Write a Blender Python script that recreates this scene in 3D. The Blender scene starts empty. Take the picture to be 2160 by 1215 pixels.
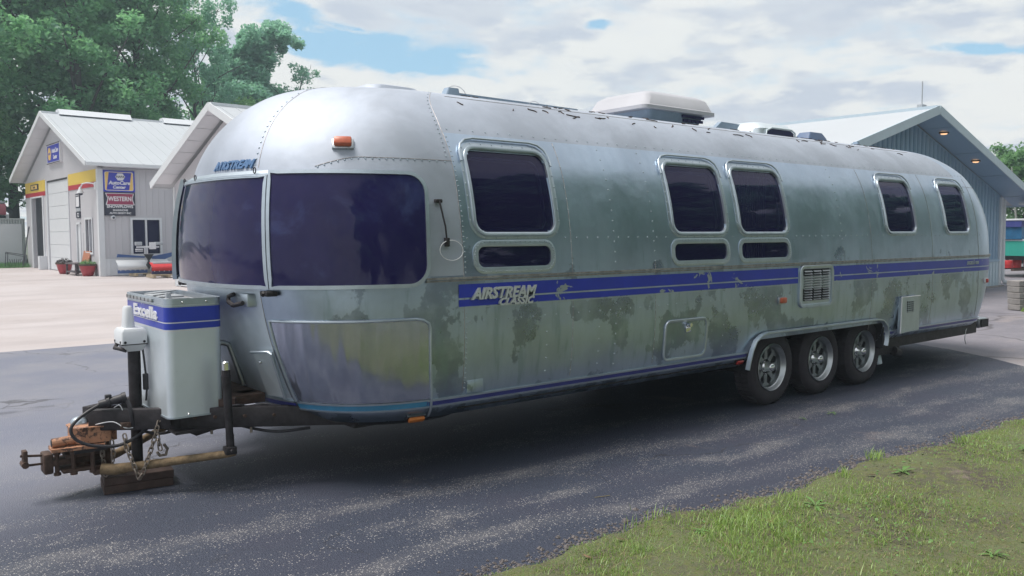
import bpy, bmesh, math, random
import numpy as np
from mathutils import Vector, Matrix
random.seed(7); rng = np.random.default_rng(7)
PI = math.pi; R = math.radians
SC = bpy.context.scene; COL = SC.collection

# ------------------------------------------------------------------ camera
PSI, PITCH, ROLL = R(51.11), R(3.738), R(0.15)
cd = bpy.data.cameras.new('camera'); cam = bpy.data.objects.new('camera', cd); COL.objects.link(cam)
F0 = Vector((math.cos(PSI), math.sin(PSI), 0)); R0 = Vector((math.sin(PSI), -math.cos(PSI), 0)); U0 = Vector((0, 0, 1))
Fw = F0*math.cos(PITCH) - U0*math.sin(PITCH); Up = U0*math.cos(PITCH) + F0*math.sin(PITCH)
Rt = R0*math.cos(ROLL) - Up*math.sin(ROLL); Up2 = Up*math.cos(ROLL) + R0*math.sin(ROLL)
cam.matrix_world = Matrix((Rt, Up2, -Fw)).transposed().to_4x4()
cam.location = (-2.785, -5.47, 1.56)
cd.sensor_width = 36; cd.lens = 36*1760/2160; cd.clip_start = .05; cd.clip_end = 2000
SC.camera = cam

# ------------------------------------------------------------------ sky and sun
SUN_EL, SUN_DIR = 68, Vector((-.6, .27, 0)).normalized()
W = bpy.data.worlds.new("World"); SC.world = W; W.use_nodes = True
nt = W.node_tree; nt.nodes.clear()
def N(t, ty, **kw):
    n = t.nodes.new(ty)
    for k, v in kw.items(): setattr(n, k, v)
    return n
def mth(t, op, a, b=None, c=None, clamp=False):
    n = N(t, 'ShaderNodeMath', operation=op); n.use_clamp = clamp
    for i, v in enumerate((a, b, c)):
        if v is None: continue
        if isinstance(v, (int, float)): n.inputs[i].default_value = v
        else: t.links.new(v, n.inputs[i])
    return n.outputs[0]
def mixc(t, f, a, b, blend='MIX'):
    n = N(t, 'ShaderNodeMix', data_type='RGBA', blend_type=blend)
    for s, v in ((n.inputs[0], f), (n.inputs[6], a), (n.inputs[7], b)):
        if isinstance(v, (int, float)): s.default_value = v
        elif isinstance(v, (tuple, list)): s.default_value = (*v[:3], 1)
        else: t.links.new(v, s)
    return n.outputs[2]
def mapr(t, v, a, b, c=0., d=1., smooth=True):
    n = N(t, 'ShaderNodeMapRange'); n.interpolation_type = 'SMOOTHSTEP' if smooth else 'LINEAR'
    t.links.new(v, n.inputs[0])
    for i, x in enumerate((a, b, c, d)): n.inputs[i+1].default_value = x
    return n.outputs[0]
def noise(t, vec, scale, detail=4, rough=.55, dist=0, dims='3D'):
    n = N(t, 'ShaderNodeTexNoise'); n.noise_dimensions = dims
    n.inputs['Scale'].default_value = scale; n.inputs['Detail'].default_value = detail
    n.inputs['Roughness'].default_value = rough; n.inputs['Distortion'].default_value = dist
    if vec is not None: t.links.new(vec, n.inputs['Vector'])
    return n.outputs[0]
sky = N(nt, 'ShaderNodeTexSky', sky_type='NISHITA'); sky.sun_disc = False
sky.sun_elevation = R(SUN_EL); sky.sun_rotation = math.atan2(SUN_DIR.x, SUN_DIR.y)
tc = N(nt, 'ShaderNodeTexCoord'); sp = N(nt, 'ShaderNodeSeparateXYZ'); nt.links.new(tc.outputs['Generated'], sp.inputs[0])
zz = mth(nt, 'ADD', mth(nt, 'MAXIMUM', sp.outputs[2], 0.0), .12)
ux = mth(nt, 'DIVIDE', sp.outputs[0], zz); uy = mth(nt, 'DIVIDE', sp.outputs[1], zz)
cb = N(nt, 'ShaderNodeCombineXYZ'); nt.links.new(ux, cb.inputs[0]); nt.links.new(uy, cb.inputs[1])
uv = cb.outputs[0]
nw = noise(nt, uv, 6., 7, .6, .3)
def gap(cx, cy, ax, ay, ang):       # an opening in the cloud deck at a fixed bearing
    c, s = math.cos(ang), math.sin(ang)
    dx = mth(nt, 'SUBTRACT', ux, cx); dy = mth(nt, 'SUBTRACT', uy, cy)
    p = mth(nt, 'DIVIDE', mth(nt, 'ADD', mth(nt, 'MULTIPLY', dx, c), mth(nt, 'MULTIPLY', dy, s)), ax)
    q = mth(nt, 'DIVIDE', mth(nt, 'ADD', mth(nt, 'MULTIPLY', dx, -s), mth(nt, 'MULTIPLY', dy, c)), ay)
    r = mth(nt, 'SQRT', mth(nt, 'ADD', mth(nt, 'MULTIPLY', p, p), mth(nt, 'MULTIPLY', q, q)))
    r = mth(nt, 'ADD', r, mth(nt, 'MULTIPLY', mth(nt, 'SUBTRACT', nw, .5), 1.9))
    return mapr(nt, r, .0, 1.25, .30, 0.)
n1 = noise(nt, uv, 2.6, 9, .58, .25)
n2 = noise(nt, uv, 1.5, 3, .5, .1)
dens = mth(nt, 'ADD', mth(nt, 'MULTIPLY', n1, .65), mth(nt, 'MULTIPLY', n2, .45))
for g in ((1.50, 2.66, .50, .20, -.25), (1.06, 2.42, .26, .14, .3), (1.30, 2.62, .25, .12, -.9), (1.91, 1.93, .07, .05, .5), (2.98, 1.22, .22, .07, -.7), (.2, 1.9, .3, .18, .2), (-1.2, .6, .5, .3, .6), (.4, -1.5, .5, .3, 1.)):
    dens = mth(nt, 'SUBTRACT', dens, gap(*g))
mask = mapr(nt, dens, .30, .53)
sh1 = noise(nt, uv, 1.7, 6, .5, .2)
mp = N(nt, 'ShaderNodeMapping'); nt.links.new(uv, mp.inputs[0]); mp.inputs[1].default_value = (5.3, 2.1, 0)
sh2 = noise(nt, mp.outputs[0], 4.2, 9, .60, .0)
shade = mth(nt, 'ADD', mth(nt, 'MULTIPLY', sh1, .62), mth(nt, 'MULTIPLY', sh2, .38))
lit = mapr(nt, shade, .43, .53)
ccol = mixc(nt, lit, (.40, .44, .505), (.585, .595, .59))
thin = mapr(nt, dens, .44, .60, 1, 0)
ccol = mixc(nt, mth(nt, 'MULTIPLY', thin, .6), ccol, (.55, .565, .58))
bgs = N(nt, 'ShaderNodeBackground'); bgs.inputs[1].default_value = .11
skc = mixc(nt, .6, sky.outputs[0], (2.3, 4.1, 5.3)); nt.links.new(skc, bgs.inputs[0])
bgc = N(nt, 'ShaderNodeBackground'); bgc.inputs[1].default_value = 1.0; nt.links.new(ccol, bgc.inputs[0])
ms = N(nt, 'ShaderNodeMixShader'); nt.links.new(mask, ms.inputs[0]); nt.links.new(bgs.outputs[0], ms.inputs[1]); nt.links.new(bgc.outputs[0], ms.inputs[2])
wo = N(nt, 'ShaderNodeOutputWorld'); nt.links.new(ms.outputs[0], wo.inputs[0])
sl = bpy.data.lights.new('sun', 'SUN'); sl.energy = 2.5; sl.angle = R(26); sl.color = (1, .95, .88)
so = bpy.data.objects.new('sun', sl); COL.objects.link(so)
sd = Vector((SUN_DIR.x*math.cos(R(SUN_EL)), SUN_DIR.y*math.cos(R(SUN_EL)), math.sin(R(SUN_EL))))
so.rotation_euler = (-sd).to_track_quat('-Z', 'Y').to_euler(); so.location = (0, 0, 30)
vs = SC.view_settings; vs.view_transform = 'Standard'; vs.look = 'None'; vs.exposure = .62; vs.gamma = 1; vs.use_curve_mapping = False

# ------------------------------------------------------------------ materials
MATS = {}
def mat(name, col, rough=.6, metal=0., var=.12, vscale=6., bump=0., bscale=40., spec=.5, coat=0.):
    m = bpy.data.materials.new(name); m.use_nodes = True; t = m.node_tree; b = t.nodes['Principled BSDF']
    c = N(t, 'ShaderNodeTexCoord').outputs['Object']
    n = noise(t, c, vscale, 5, .6)
    f = mapr(t, n, .25, .75, 1-var, 1+var, False)
    v = N(t, 'ShaderNodeVectorMath', operation='SCALE'); v.inputs[0].default_value = col; t.links.new(f, v.inputs[3])
    t.links.new(v.outputs[0], b.inputs['Base Color'])
    b.inputs['Roughness'].default_value = rough; b.inputs['Metallic'].default_value = metal
    b.inputs['Specular IOR Level'].default_value = spec; b.inputs['Coat Weight'].default_value = coat
    if bump:
        bn = N(t, 'ShaderNodeBump'); bn.inputs['Strength'].default_value = bump; bn.inputs['Distance'].default_value = .01
        t.links.new(noise(t, c, bscale, 6, .65), bn.inputs['Height']); t.links.new(bn.outputs[0], b.inputs['Normal'])
    MATS[name] = m; return m
mat('white_paint', (.64, .66, .69), .5, vscale=2, var=.04)
mat('white_metal', (.66, .68, .72), .42, vscale=1.2, var=.05)
mat('siding', (.52, .51, .54), .5, vscale=.7, var=.05)
mat('siding_blue', (.30, .43, .58), .5, vscale=.7, var=.06)
mat('trim_blue', (.50, .60, .68), .45, var=.05)
mat('roof_metal', (.46, .485, .52), .5, vscale=.5, var=.05)
mat('yellow', (.72, .52, .10), .5, var=.05); mat('red', (.45, .035, .06), .45, var=.08)
mat('navy', (.025, .022, .09), .4); mat('sign_blue', (.04, .045, .42), .35, var=.05)
mat('sign_orange', (.78, .52, .16), .45, var=.05)
mat('sign_black', (.03, .03, .055), .4); mat('sign_white', (.72, .72, .75), .5, var=.03)
mat('sign_maroon', (.30, .03, .09), .4)
mat('dark', (.018, .017, .022), .7); mat('black_metal', (.030, .026, .030), .6, metal=.2, var=.6, vscale=20, bump=.3)
mat('rusty', (.075, .045, .035), .8, var=.5, vscale=25, bump=.5); mat('tan_rust', (.20, .14, .08), .8, var=.45, vscale=30, bump=.5)
mat('chain_steel', (.26, .22, .19), .5, metal=.7, var=.4, vscale=40)
mat('rubber', (.038, .032, .040), .85, var=.25, vscale=12, bump=.2, bscale=60)
mat('cable', (.03, .028, .035), .5)
mat('steel', (.46, .48, .50), .36, metal=1., var=.12, vscale=14)
mat('wheel_grey', (.30, .32, .34), .42, metal=.7, var=.3, vscale=20)
mat('chrome', (.75, .76, .78), .12, metal=1., var=.05)
mat('frame_alu', (.50, .56, .62), .40, metal=.85, var=.12, vscale=8, bump=.1, bscale=30)
mat('belt_alu', (.34, .32, .32), .5, metal=.7, var=.5, vscale=18, bump=.3)
mat('ring_blue', (.05, .055, .26), .35, var=.25, vscale=9)
mat('ring_teal', (.06, .24, .42), .35, var=.3, vscale=6)
mat('badge_silver', (.58, .61, .62), .4, metal=.35)
mat('badge_blue', (.12, .22, .40), .4, metal=.3)
mat('amber', (.62, .19, .04), .3, var=.15, vscale=30); mat('lens_red', (.48, .045, .04), .3)
mat('lens_orange', (.52, .13, .07), .35, var=.2, vscale=30)
mat('vent_blue', (.10, .15, .26), .5)
mat('ac_white', (.47, .47, .51), .45, var=.07, vscale=4); mat('ac_blue', (.28, .36, .46), .55)
mat('fabric', (.16, .14, .26), .9, var=.2); mat('clay_red', (.34, .035, .05), .35, var=.15)
mat('soil', (.05, .035, .025), .95); mat('bench_wood', (.42, .17, .10), .6, var=.2, vscale=9)
mat('bench_iron', (.09, .075, .085), .6); mat('brown_wood', (.075, .048, .042), .85, var=.35, vscale=14, bump=.6, bscale=25)
mat('pallet_wood', (.36, .29, .20), .85, var=.25, vscale=12); mat('plow_blue', (.05, .10, .26), .4)
mat('plow_red', (.52, .03, .035), .4); mat('plow_grey', (.40, .42, .45), .45)
mat('pink', (.50, .12, .16), .5); mat('teal', (.04, .38, .30), .35, var=.06); mat('glass_blue', (.03, .13, .26), .1, var=.3, vscale=3)
mat('blue_panel', (.05, .06, .24), .4); mat('stone_block', (.30, .28, .27), .9, var=.25, vscale=8, bump=.6, bscale=14)
mat('bark', (.055, .045, .045), .9, var=.3, vscale=8, bump=.6, bscale=12); mat('bark_pale', (.30, .31, .28), .8)
mat('fence_metal', (.56, .60, .60), .5, var=.08, vscale=1.5); mat('iron', (.06, .06, .075), .6)
mat('weed', (.10, .20, .045), .6, var=.2, vscale=20); mat('dry_leaf', (.22, .13, .08), .8, var=.3, vscale=30)
mat('edge_grit', (.13, .115, .115), .9, var=.7, vscale=60)
mat('dirt', (.07, .05, .045), .9, var=.3, vscale=30)

def alu(name, base, rough, stains=1., streak=.5, cloud=.1, ripple=0, metal=.93):
    m = bpy.data.materials.new(name); m.use_nodes = True; t = m.node_tree; b = t.nodes['Principled BSDF']
    c = N(t, 'ShaderNodeTexCoord').outputs['Object']
    s = N(t, 'ShaderNodeSeparateXYZ'); t.links.new(c, s.inputs[0])
    big = noise(t, c, 1.3, 6, .62, .4)
    st = N(t, 'ShaderNodeMapping'); t.links.new(c, st.inputs[0]); st.inputs[3].default_value = (9, 9, 1.1)
    strk = noise(t, st.outputs[0], 1.6, 5, .6)
    # peeled and stained clear coat: hard-edged patches low on the sides
    low = mapr(t, s.outputs[2], 1.02, 1.25, .0, -.055)
    low2 = mapr(t, s.outputs[2], 1.30, 1.60, .0, -.14)
    pm = N(t, 'ShaderNodeMapping'); t.links.new(c, pm.inputs[0]); pm.inputs[3].default_value = (1.35, 1.35, 1.15)
    patch = noise(t, pm.outputs[0], 2.0, 9, .60, .1)
    pv = mth(t, 'ADD', mth(t, 'ADD', patch, low), low2)
    pmask = mth(t, 'MULTIPLY', mapr(t, pv, .508, .532), stains)
    pale = mth(t, 'MULTIPLY', mapr(t, mth(t, 'ADD', strk, low2), .56, .66), stains*.45)
    col = mixc(t, mapr(t, big, .35, .65), tuple(x*(1-cloud) for x in base), tuple(min(1, x*(1+cloud)) for x in base))
    col = mixc(t, mth(t, 'MULTIPLY', mapr(t, strk, .42, .62), streak*.35), col, (base[0]*.72, base[1]*.78, base[2]*.82))
    col = mixc(t, mth(t, 'MULTIPLY', pmask, mapr(t, noise(t, c, 5, 4), .3, .6, .25, .6)), col, (.15, .18, .235))
    col = mixc(t, pale, col, (base[0]*.62, base[1]*.70, base[2]*.66))
    speck = noise(t, c, 90, 3, .6)
    col = mixc(t, mth(t, 'MULTIPLY', mapr(t, speck, .70, .78), .5), col, (.12, .11, .12))
    t.links.new(col, b.inputs['Base Color'])
    b.inputs['Metallic'].default_value = metal
    rr = mth(t, 'ADD', mth(t, 'MULTIPLY', big, .22), rough-.11)
    rr = mth(t, 'ADD', rr, mth(t, 'MULTIPLY', pmask, -.05))
    t.links.new(rr, b.inputs['Roughness'])
    bn = N(t, 'ShaderNodeBump'); bn.inputs['Strength'].default_value = .3; bn.inputs['Distance'].default_value = .045
    hgt = mth(t, 'ADD', noise(t, c, 2.0, 3, .5), mth(t, 'MULTIPLY', noise(t, c, 45, 3, .6), .02))
    hgt = mth(t, 'ADD', hgt, mth(t, 'MULTIPLY', noise(t, c, 7, 2, .5), .12))
    if ripple:
        rm = N(t, 'ShaderNodeMapping'); t.links.new(c, rm.inputs[0]); rm.inputs[3].default_value = (5, 5, .35)
        hgt = mth(t, 'ADD', mth(t, 'MULTIPLY', hgt, .4), mth(t, 'MULTIPLY', noise(t, rm.outputs[0], 1.3, 2, .5), 2.2))
    t.links.new(hgt, bn.inputs['Height'])
    t.links.new(bn.outputs[0], b.inputs['Normal'])
    MATS[name] = m; return m
alu('skin', (.44, .52, .63), .33, streak=.5)
alu('skin_dome', (.47, .505, .575), .70, stains=.0, streak=.2)
alu('guard_metal', (.48, .51, .62), .20, stains=.15, streak=.8, ripple=1)
alu('skin_nose_lit', (.66, .73, .80), .46, stains=.0, streak=.2, metal=.72)  # rougher nose panel; paler base stands in for reflected sky and lot
alu('belly', (.16, .16, .18), .45, stains=.3)
alu('cover_metal', (.70, .76, .80), .42, stains=.0, streak=.1, cloud=.04, metal=.62)

def peel_mat(name, paint, under, lo, hi):
    m = mat(name, paint, .35); t = m.node_tree; b = t.nodes['Principled BSDF']
    c = N(t, 'ShaderNodeTexCoord').outputs['Object']
    k = mapr(t, noise(t, c, 5.5, 8, .6, .8), lo, hi)
    v = b.inputs['Base Color'].links[0].from_socket
    t.links.new(mixc(t, k, v, under), b.inputs['Base Color'])
    t.links.new(mth(t, 'MULTIPLY', k, .8), b.inputs['Metallic'])
    t.links.new(mth(t, 'ADD', mth(t, 'MULTIPLY', k, .1), .33), b.inputs['Roughness'])
peel_mat('stripe_blue', (.022, .040, .40), (.42, .46, .48), .635, .65)
peel_mat('cover_blue', (.025, .05, .42), (.5, .54, .54), .66, .67)

m = bpy.data.materials.new('tint_glass'); m.use_nodes = True; t = m.node_tree; t.nodes.clear()
tr = N(t, 'ShaderNodeBsdfTransparent'); tr.inputs[0].default_value = (.30, .29, .42, 1)
df = N(t, 'ShaderNodeBsdfDiffuse'); df.inputs[0].default_value = (.026, .023, .085, 1)
gl = N(t, 'ShaderNodeBsdfGlossy'); gl.inputs[0].default_value = (.65, .65, .8, 1); gl.inputs[1].default_value = .03
mx = N(t, 'ShaderNodeMixShader'); mx.inputs[0].default_value = .55; t.links.new(tr.outputs[0], mx.inputs[1]); t.links.new(df.outputs[0], mx.inputs[2])
fr = N(t, 'ShaderNodeFresnel'); fr.inputs[0].default_value = 1.45
bnn = N(t, 'ShaderNodeBump'); bnn.inputs['Strength'].default_value = .05; bnn.inputs['Distance'].default_value = .02
t.links.new(noise(t, N(t, 'ShaderNodeTexCoord').outputs['Object'], 2.5, 2), bnn.inputs['Height']); t.links.new(bnn.outputs[0], gl.inputs['Normal'])
m2 = N(t, 'ShaderNodeMixShader'); t.links.new(fr.outputs[0], m2.inputs[0]); t.links.new(mx.outputs[0], m2.inputs[1]); t.links.new(gl.outputs[0], m2.inputs[2])
o = N(t, 'ShaderNodeOutputMaterial'); t.links.new(m2.outputs[0], o.inputs[0]); MATS['tint_glass'] = m

m = mat('guard_glass', (.019, .016, .072), .09, var=.15, vscale=3, spec=.3); t = m.node_tree; b = t.nodes['Principled BSDF']
c = N(t, 'ShaderNodeTexCoord').outputs['Object']
bn = N(t, 'ShaderNodeBump'); bn.inputs['Strength'].default_value = .35; bn.inputs['Distance'].default_value = .05
t.links.new(noise(t, c, 1.4, 3, .5, .6), bn.inputs['Height']); t.links.new(bn.outputs[0], b.inputs['Normal'])
dust = mapr(t, noise(t, c, 2.2, 7, .62, .5), .56, .80)
t.links.new(mixc(t, mth(t, 'MULTIPLY', dust, .4), b.inputs['Base Color'].links[0].from_socket, (.08, .11, .26)), b.inputs['Base Color'])
t.links.new(mapr(t, noise(t, c, 4, 6, .6), .4, .7, .06, .22), b.inputs['Roughness'])

def leafmat(name, a, b_, trans=.35):
    m = bpy.data.materials.new(name); m.use_nodes = True; t = m.node_tree; t.nodes.clear()
    g = N(t, 'ShaderNodeNewGeometry'); c = N(t, 'ShaderNodeTexCoord').outputs['Object']
    f = mth(t, 'ADD', mth(t, 'MULTIPLY', g.outputs['Random Per Island'], .5), mth(t, 'MULTIPLY', noise(t, c, .45, 3), .6))
    col = mixc(t, mapr(t, f, .25, .85), a, b_)
    d = N(t, 'ShaderNodeBsdfDiffuse'); t.links.new(col, d.inputs[0])
    tl = N(t, 'ShaderNodeBsdfTranslucent'); t.links.new(mixc(t, .5, col, (b_[0]*1.3, b_[1]*1.4, b_[2])), tl.inputs[0])
    gs = N(t, 'ShaderNodeBsdfGlossy'); gs.inputs[1].default_value = .45; gs.inputs[0].default_value = (.8, .85, .9, 1)
    x = N(t, 'ShaderNodeMixShader'); x.inputs[0].default_value = trans; t.links.new(d.outputs[0], x.inputs[1]); t.links.new(tl.outputs[0], x.inputs[2])
    y = N(t, 'ShaderNodeMixShader'); y.inputs[0].default_value = .04; t.links.new(x.outputs[0], y.inputs[1]); t.links.new(gs.outputs[0], y.inputs[2])
    o = N(t, 'ShaderNodeOutputMaterial'); t.links.new(y.outputs[0], o.inputs[0]); MATS[name] = m
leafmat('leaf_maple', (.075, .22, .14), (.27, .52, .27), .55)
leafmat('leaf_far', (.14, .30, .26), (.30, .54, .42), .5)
leafmat('leaf_right', (.10, .21, .10), (.22, .40, .18), .5)
leafmat('grass_blade', (.14, .24, .055), (.40, .54, .16), .4)
leafmat('straw', (.16, .13, .07), (.32, .27, .15), .1)

# ------------------------------------------------------------------ building helpers
def tag(o, label=None, cat=None, group=None, kind=None):
    for k, v in (('label', label), ('category', cat), ('group', group), ('kind', kind)):
        if v: o[k] = v
    return o
def thing(name, label, cat, loc=(0, 0, 0), rz=0, group=None):
    o = bpy.data.objects.new(name, None); COL.objects.link(o); o.location = loc; o.rotation_euler = (0, 0, rz); o.empty_display_size = .2
    return tag(o, label, cat, group)
def link(name, me, parent=None, m=None, smooth=False, label=None, kind=None):
    if m is not None:
        me.materials.clear(); me.materials.append(MATS[m] if isinstance(m, str) else m)
    if smooth: me.polygons.foreach_set('use_smooth', [True]*len(me.polygons))
    o = bpy.data.objects.new(name, me); COL.objects.link(o)
    if parent: o.parent = parent
    return tag(o, label, None, None, kind)
class MB:
    def __init__(s): s.v = []; s.f = []
    def add(s, vs, fs):
        k = len(s.v); s.v += [tuple(v) for v in vs]; s.f += [tuple(i+k for i in f) for f in fs]; return s
    def box(s, x0, x1, y0, y1, z0, z1, bev=0., M=None):
        if bev <= 0:
            vs = [(x, y, z) for x in (x0, x1) for y in (y0, y1) for z in (z0, z1)]
            fs = [(0, 1, 3, 2), (4, 6, 7, 5), (0, 4, 5, 1), (2, 3, 7, 6), (0, 2, 6, 4), (1, 5, 7, 3)]
        else:
            bm = bmesh.new(); bmesh.ops.create_cube(bm, size=1)
            for v in bm.verts: v.co = Vector(((x0+x1)/2+v.co.x*(x1-x0), (y0+y1)/2+v.co.y*(y1-y0), (z0+z1)/2+v.co.z*(z1-z0)))
            bmesh.ops.bevel(bm, geom=bm.edges[:], offset=bev, segments=2, affect='EDGES', profile=.5)
            bm.verts.index_update(); vs = [v.co.copy() for v in bm.verts]; fs = [tuple(v.index for v in f.verts) for f in bm.faces]; bm.free()
        if M: vs = [M @ Vector(v) for v in vs]
        return s.add(vs, fs)
    def beam(s, a, b, w, h, up=(0, 0, 1), bev=0):      # box along a->b
        a, b = Vector(a), Vector(b); d = b-a; L = d.length; x = d.normalized(); y = Vector(up).cross(x).normalized(); z = x.cross(y)
        M = Matrix((x, y, z)).transposed().to_4x4(); M.translation = a
        return s.box(0, L, -w/2, w/2, -h/2, h/2, bev, M)
    def tube(s, pts, r, n=10, caps=True, closed=False):
        pts = [Vector(p) for p in pts]; m_ = len(pts); rs = r if isinstance(r, (list, tuple)) else [r]*m_
        vs = []; prev = None
        for i, p in enumerate(pts):
            if closed: d = pts[(i+1) % m_]-pts[i-1]
            else: d = pts[min(i+1, m_-1)]-pts[max(i-1, 0)]
            d.normalize()
            if prev is None: a = d.orthogonal().normalized()
            else:
                a = prev - d*prev.dot(d)
                a = a.normalized() if a.length > 1e-6 else d.orthogonal().normalized()
            prev = a; b = d.cross(a)
            vs += [p+(a*math.cos(2*PI*k/n)+b*math.sin(2*PI*k/n))*rs[i] for k in range(n)]
        fs = []
        for i in range(m_ if closed else m_-1):
            j = (i+1) % m_
            fs += [(i*n+k, i*n+(k+1) % n, j*n+(k+1) % n, j*n+k) for k in range(n)]
        if caps and not closed: fs += [tuple(range(n))[::-1], tuple((m_-1)*n+k for k in range(n))]
        return s.add(vs, fs)
    def cyl(s, a, b, r, n=16, r2=None): return s.tube([a, b], [r, r if r2 is None else r2], n)
    def lathe(s, prof, n=24, M=None):       # (r, z) profile turned about local z
        vs = [Vector((r*math.cos(2*PI*k/n), r*math.sin(2*PI*k/n), z)) for r, z in prof for k in range(n)]
        fs = [(i*n+k, i*n+(k+1) % n, (i+1)*n+(k+1) % n, (i+1)*n+k) for i in range(len(prof)-1) for k in range(n)]
        if M: vs = [M @ v for v in vs]
        return s.add(vs, fs)
    def prism(s, poly, d, M=None, d0=0.):       # polygon in local xy, thickness d0..d along local z
        n = len(poly); vs = [Vector((x, y, d0)) for x, y in poly]+[Vector((x, y, d)) for x, y in poly]
        fs = [tuple(range(n))[::-1], tuple(n+i for i in range(n))]+[(i, (i+1) % n, n+(i+1) % n, n+i) for i in range(n)]
        if M: vs = [M @ v for v in vs]
        return s.add(vs, fs)
    def dome(s, p, nrm, r, h=None, n=6):
        h = h or r*.7; nrm = Vector(nrm).normalized(); a = nrm.orthogonal().normalized(); b = nrm.cross(a); p = Vector(p)
        vs = [p+(a*math.cos(2*PI*k/n)+b*math.sin(2*PI*k/n))*r for k in range(n)]+[p+(a*math.cos(2*PI*k/n)+b*math.sin(2*PI*k/n))*r*.6+nrm*h*.8 for k in range(n)]+[p+nrm*h]
        return s.add(vs, [(k, (k+1) % n, n+(k+1) % n, n+k) for k in range(n)]+[(n+k, n+(k+1) % n, 2*n) for k in range(n)])
    def build(s, name, m, parent=None, smooth=False, label=None, kind=None):
        me = bpy.data.meshes.new(name); me.from_pydata([tuple(v) for v in s.v], [], s.f); me.validate(); me.update()
        bm = bmesh.new(); bm.from_mesh(me); bmesh.ops.recalc_face_normals(bm, faces=bm.faces); bm.to_mesh(me); bm.free()
        if smooth:
            o = link(name, me, parent, m, True, label, kind)
            try: me.set_sharp_from_angle(angle=R(40))
            except Exception: pass
            return o
        return link(name, me, parent, m, False, label, kind)
def npmesh(name, V, Fq):
    me = bpy.data.meshes.new(name); n = len(V); q = Fq.shape[1]; me.vertices.add(n); me.vertices.foreach_set('co', V.astype(np.float32).ravel())
    me.loops.add(Fq.size); me.loops.foreach_set('vertex_index', Fq.astype(np.int32).ravel())
    me.polygons.add(len(Fq)); me.polygons.foreach_set('loop_start', np.arange(0, Fq.size, q, dtype=np.int32))
    me.update(calc_edges=True); return me
def text(name, body, size, m, parent, M, ext=.004, shear=0., bold=0., label=None, wide=1.):
    cu = bpy.data.curves.new(name, 'FONT'); cu.body = body; cu.size = size; cu.extrude = ext; cu.shear = shear; cu.offset = bold
    cu.align_x = 'CENTER'; cu.align_y = 'CENTER'; cu.resolution_u = 3
    to = bpy.data.objects.new(name, cu); COL.objects.link(to); bpy.context.view_layer.update()
    me = bpy.data.meshes.new_from_object(to.evaluated_get(bpy.context.evaluated_depsgraph_get()))
    bpy.data.objects.remove(to); me.transform(M @ Matrix.Diagonal((wide, 1, 1, 1)))
    return link(name, me, parent, m, False, label)
def frameM(o, x, y): # local x,y axes to matrix
    x = Vector(x).normalized(); y = Vector(y); y = (y-x*y.dot(x)).normalized(); z = x.cross(y)
    M = Matrix((x, y, z)).transposed().to_4x4(); M.translation = Vector(o); return M

# ------------------------------------------------------------------ ground
def gmat(name):
    m = bpy.data.materials.new(name); m.use_nodes = True; t = m.node_tree; MATS[name] = m
    return m, t, t.nodes['Principled BSDF'], N(t, 'ShaderNodeTexCoord').outputs['Object']
def gmap(t, c, sx, sy, loc=(0, 0, 0)):
    n = N(t, 'ShaderNodeMapping'); t.links.new(c, n.inputs[0]); n.inputs[3].default_value = (sx, sy, 1); n.inputs[1].default_value = loc; return n.outputs[0]
def voro(t, c, scale, out='Distance'):
    n = N(t, 'ShaderNodeTexVoronoi'); n.inputs['Scale'].default_value = scale; t.links.new(c, n.inputs['Vector']); return n.outputs[out]
def bumpit(t, b, h, st, dist):
    bn = N(t, 'ShaderNodeBump'); bn.inputs['Strength'].default_value = st; bn.inputs['Distance'].default_value = dist
    t.links.new(h, bn.inputs['Height']); t.links.new(bn.outputs[0], b.inputs['Normal'])
# sealed driveway
m, t, b, c = gmat('driveway_asphalt')
s = N(t, 'ShaderNodeSeparateXYZ'); t.links.new(c, s.inputs[0])
wob = mth(t, 'MULTIPLY', mth(t, 'SUBTRACT', noise(t, gmap(t, c, .5, .5), 1.2, 3), .5), .7)
yy = mth(t, 'ADD', mth(t, 'ADD', s.outputs[1], mth(t, 'MULTIPLY', s.outputs[0], .06)), wob)
band = None
for yc, w_, a_ in ((-.50, .10, .7), (-1.30, .12, 1.), (-1.78, .09, .6), (-2.18, .13, .95)):
    g = mth(t, 'MULTIPLY', mapr(t, mth(t, 'ABSOLUTE', mth(t, 'SUBTRACT', yy, yc)), 0, w_*2, 1, 0), a_)
    band = g if band is None else mth(t, 'MAXIMUM', band, g)
patchn = noise(t, gmap(t, c, .8, 1.9), 1.7, 7, .65, .3)
worn = mth(t, 'ADD', mth(t, 'MULTIPLY', band, .33), mth(t, 'MULTIPLY', mapr(t, patchn, .46, .72), .36))
near = mapr(t, mth(t, 'SUBTRACT', yy, mth(t, 'MULTIPLY', mth(t, 'MINIMUM', s.outputs[0], 0), .7)), .1, 2.6)                 # paler tone past the trailer and ahead of its nose
stone = voro(t, c, 120, 'Distance'); stc = voro(t, c, 120, 'Color')
sx = N(t, 'ShaderNodeSeparateColor'); t.links.new(stc, sx.inputs[0])
fine = noise(t, c, 160, 3, .7)
specks = mth(t, 'MULTIPLY', mapr(t, mth(t, 'ADD', sx.outputs[0], mth(t, 'MULTIPLY', worn, .80)), .975, 1.05), mapr(t, stone, .25, .55, 1, 0))
col = mixc(t, mapr(t, fine, .35, .65), (.021, .027, .046), (.052, .061, .094))
col = mixc(t, mapr(t, noise(t, c, 1.1, 5), .4, .65), col, (.040, .044, .070))
col = mixc(t, mth(t, 'MULTIPLY', near, .85), col, mixc(t, mapr(t, noise(t, c, .7, 6, .6), .35, .65), (.185, .195, .255), (.245, .245, .285)))
col = mixc(t, mth(t, 'MULTIPLY', mapr(t, worn, .15, .55), .42), col, (.155, .15, .158))
nx_ = N(t, 'ShaderNodeTexVoronoi', feature='DISTANCE_TO_EDGE'); nx_.inputs['Scale'].default_value = .42
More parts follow.
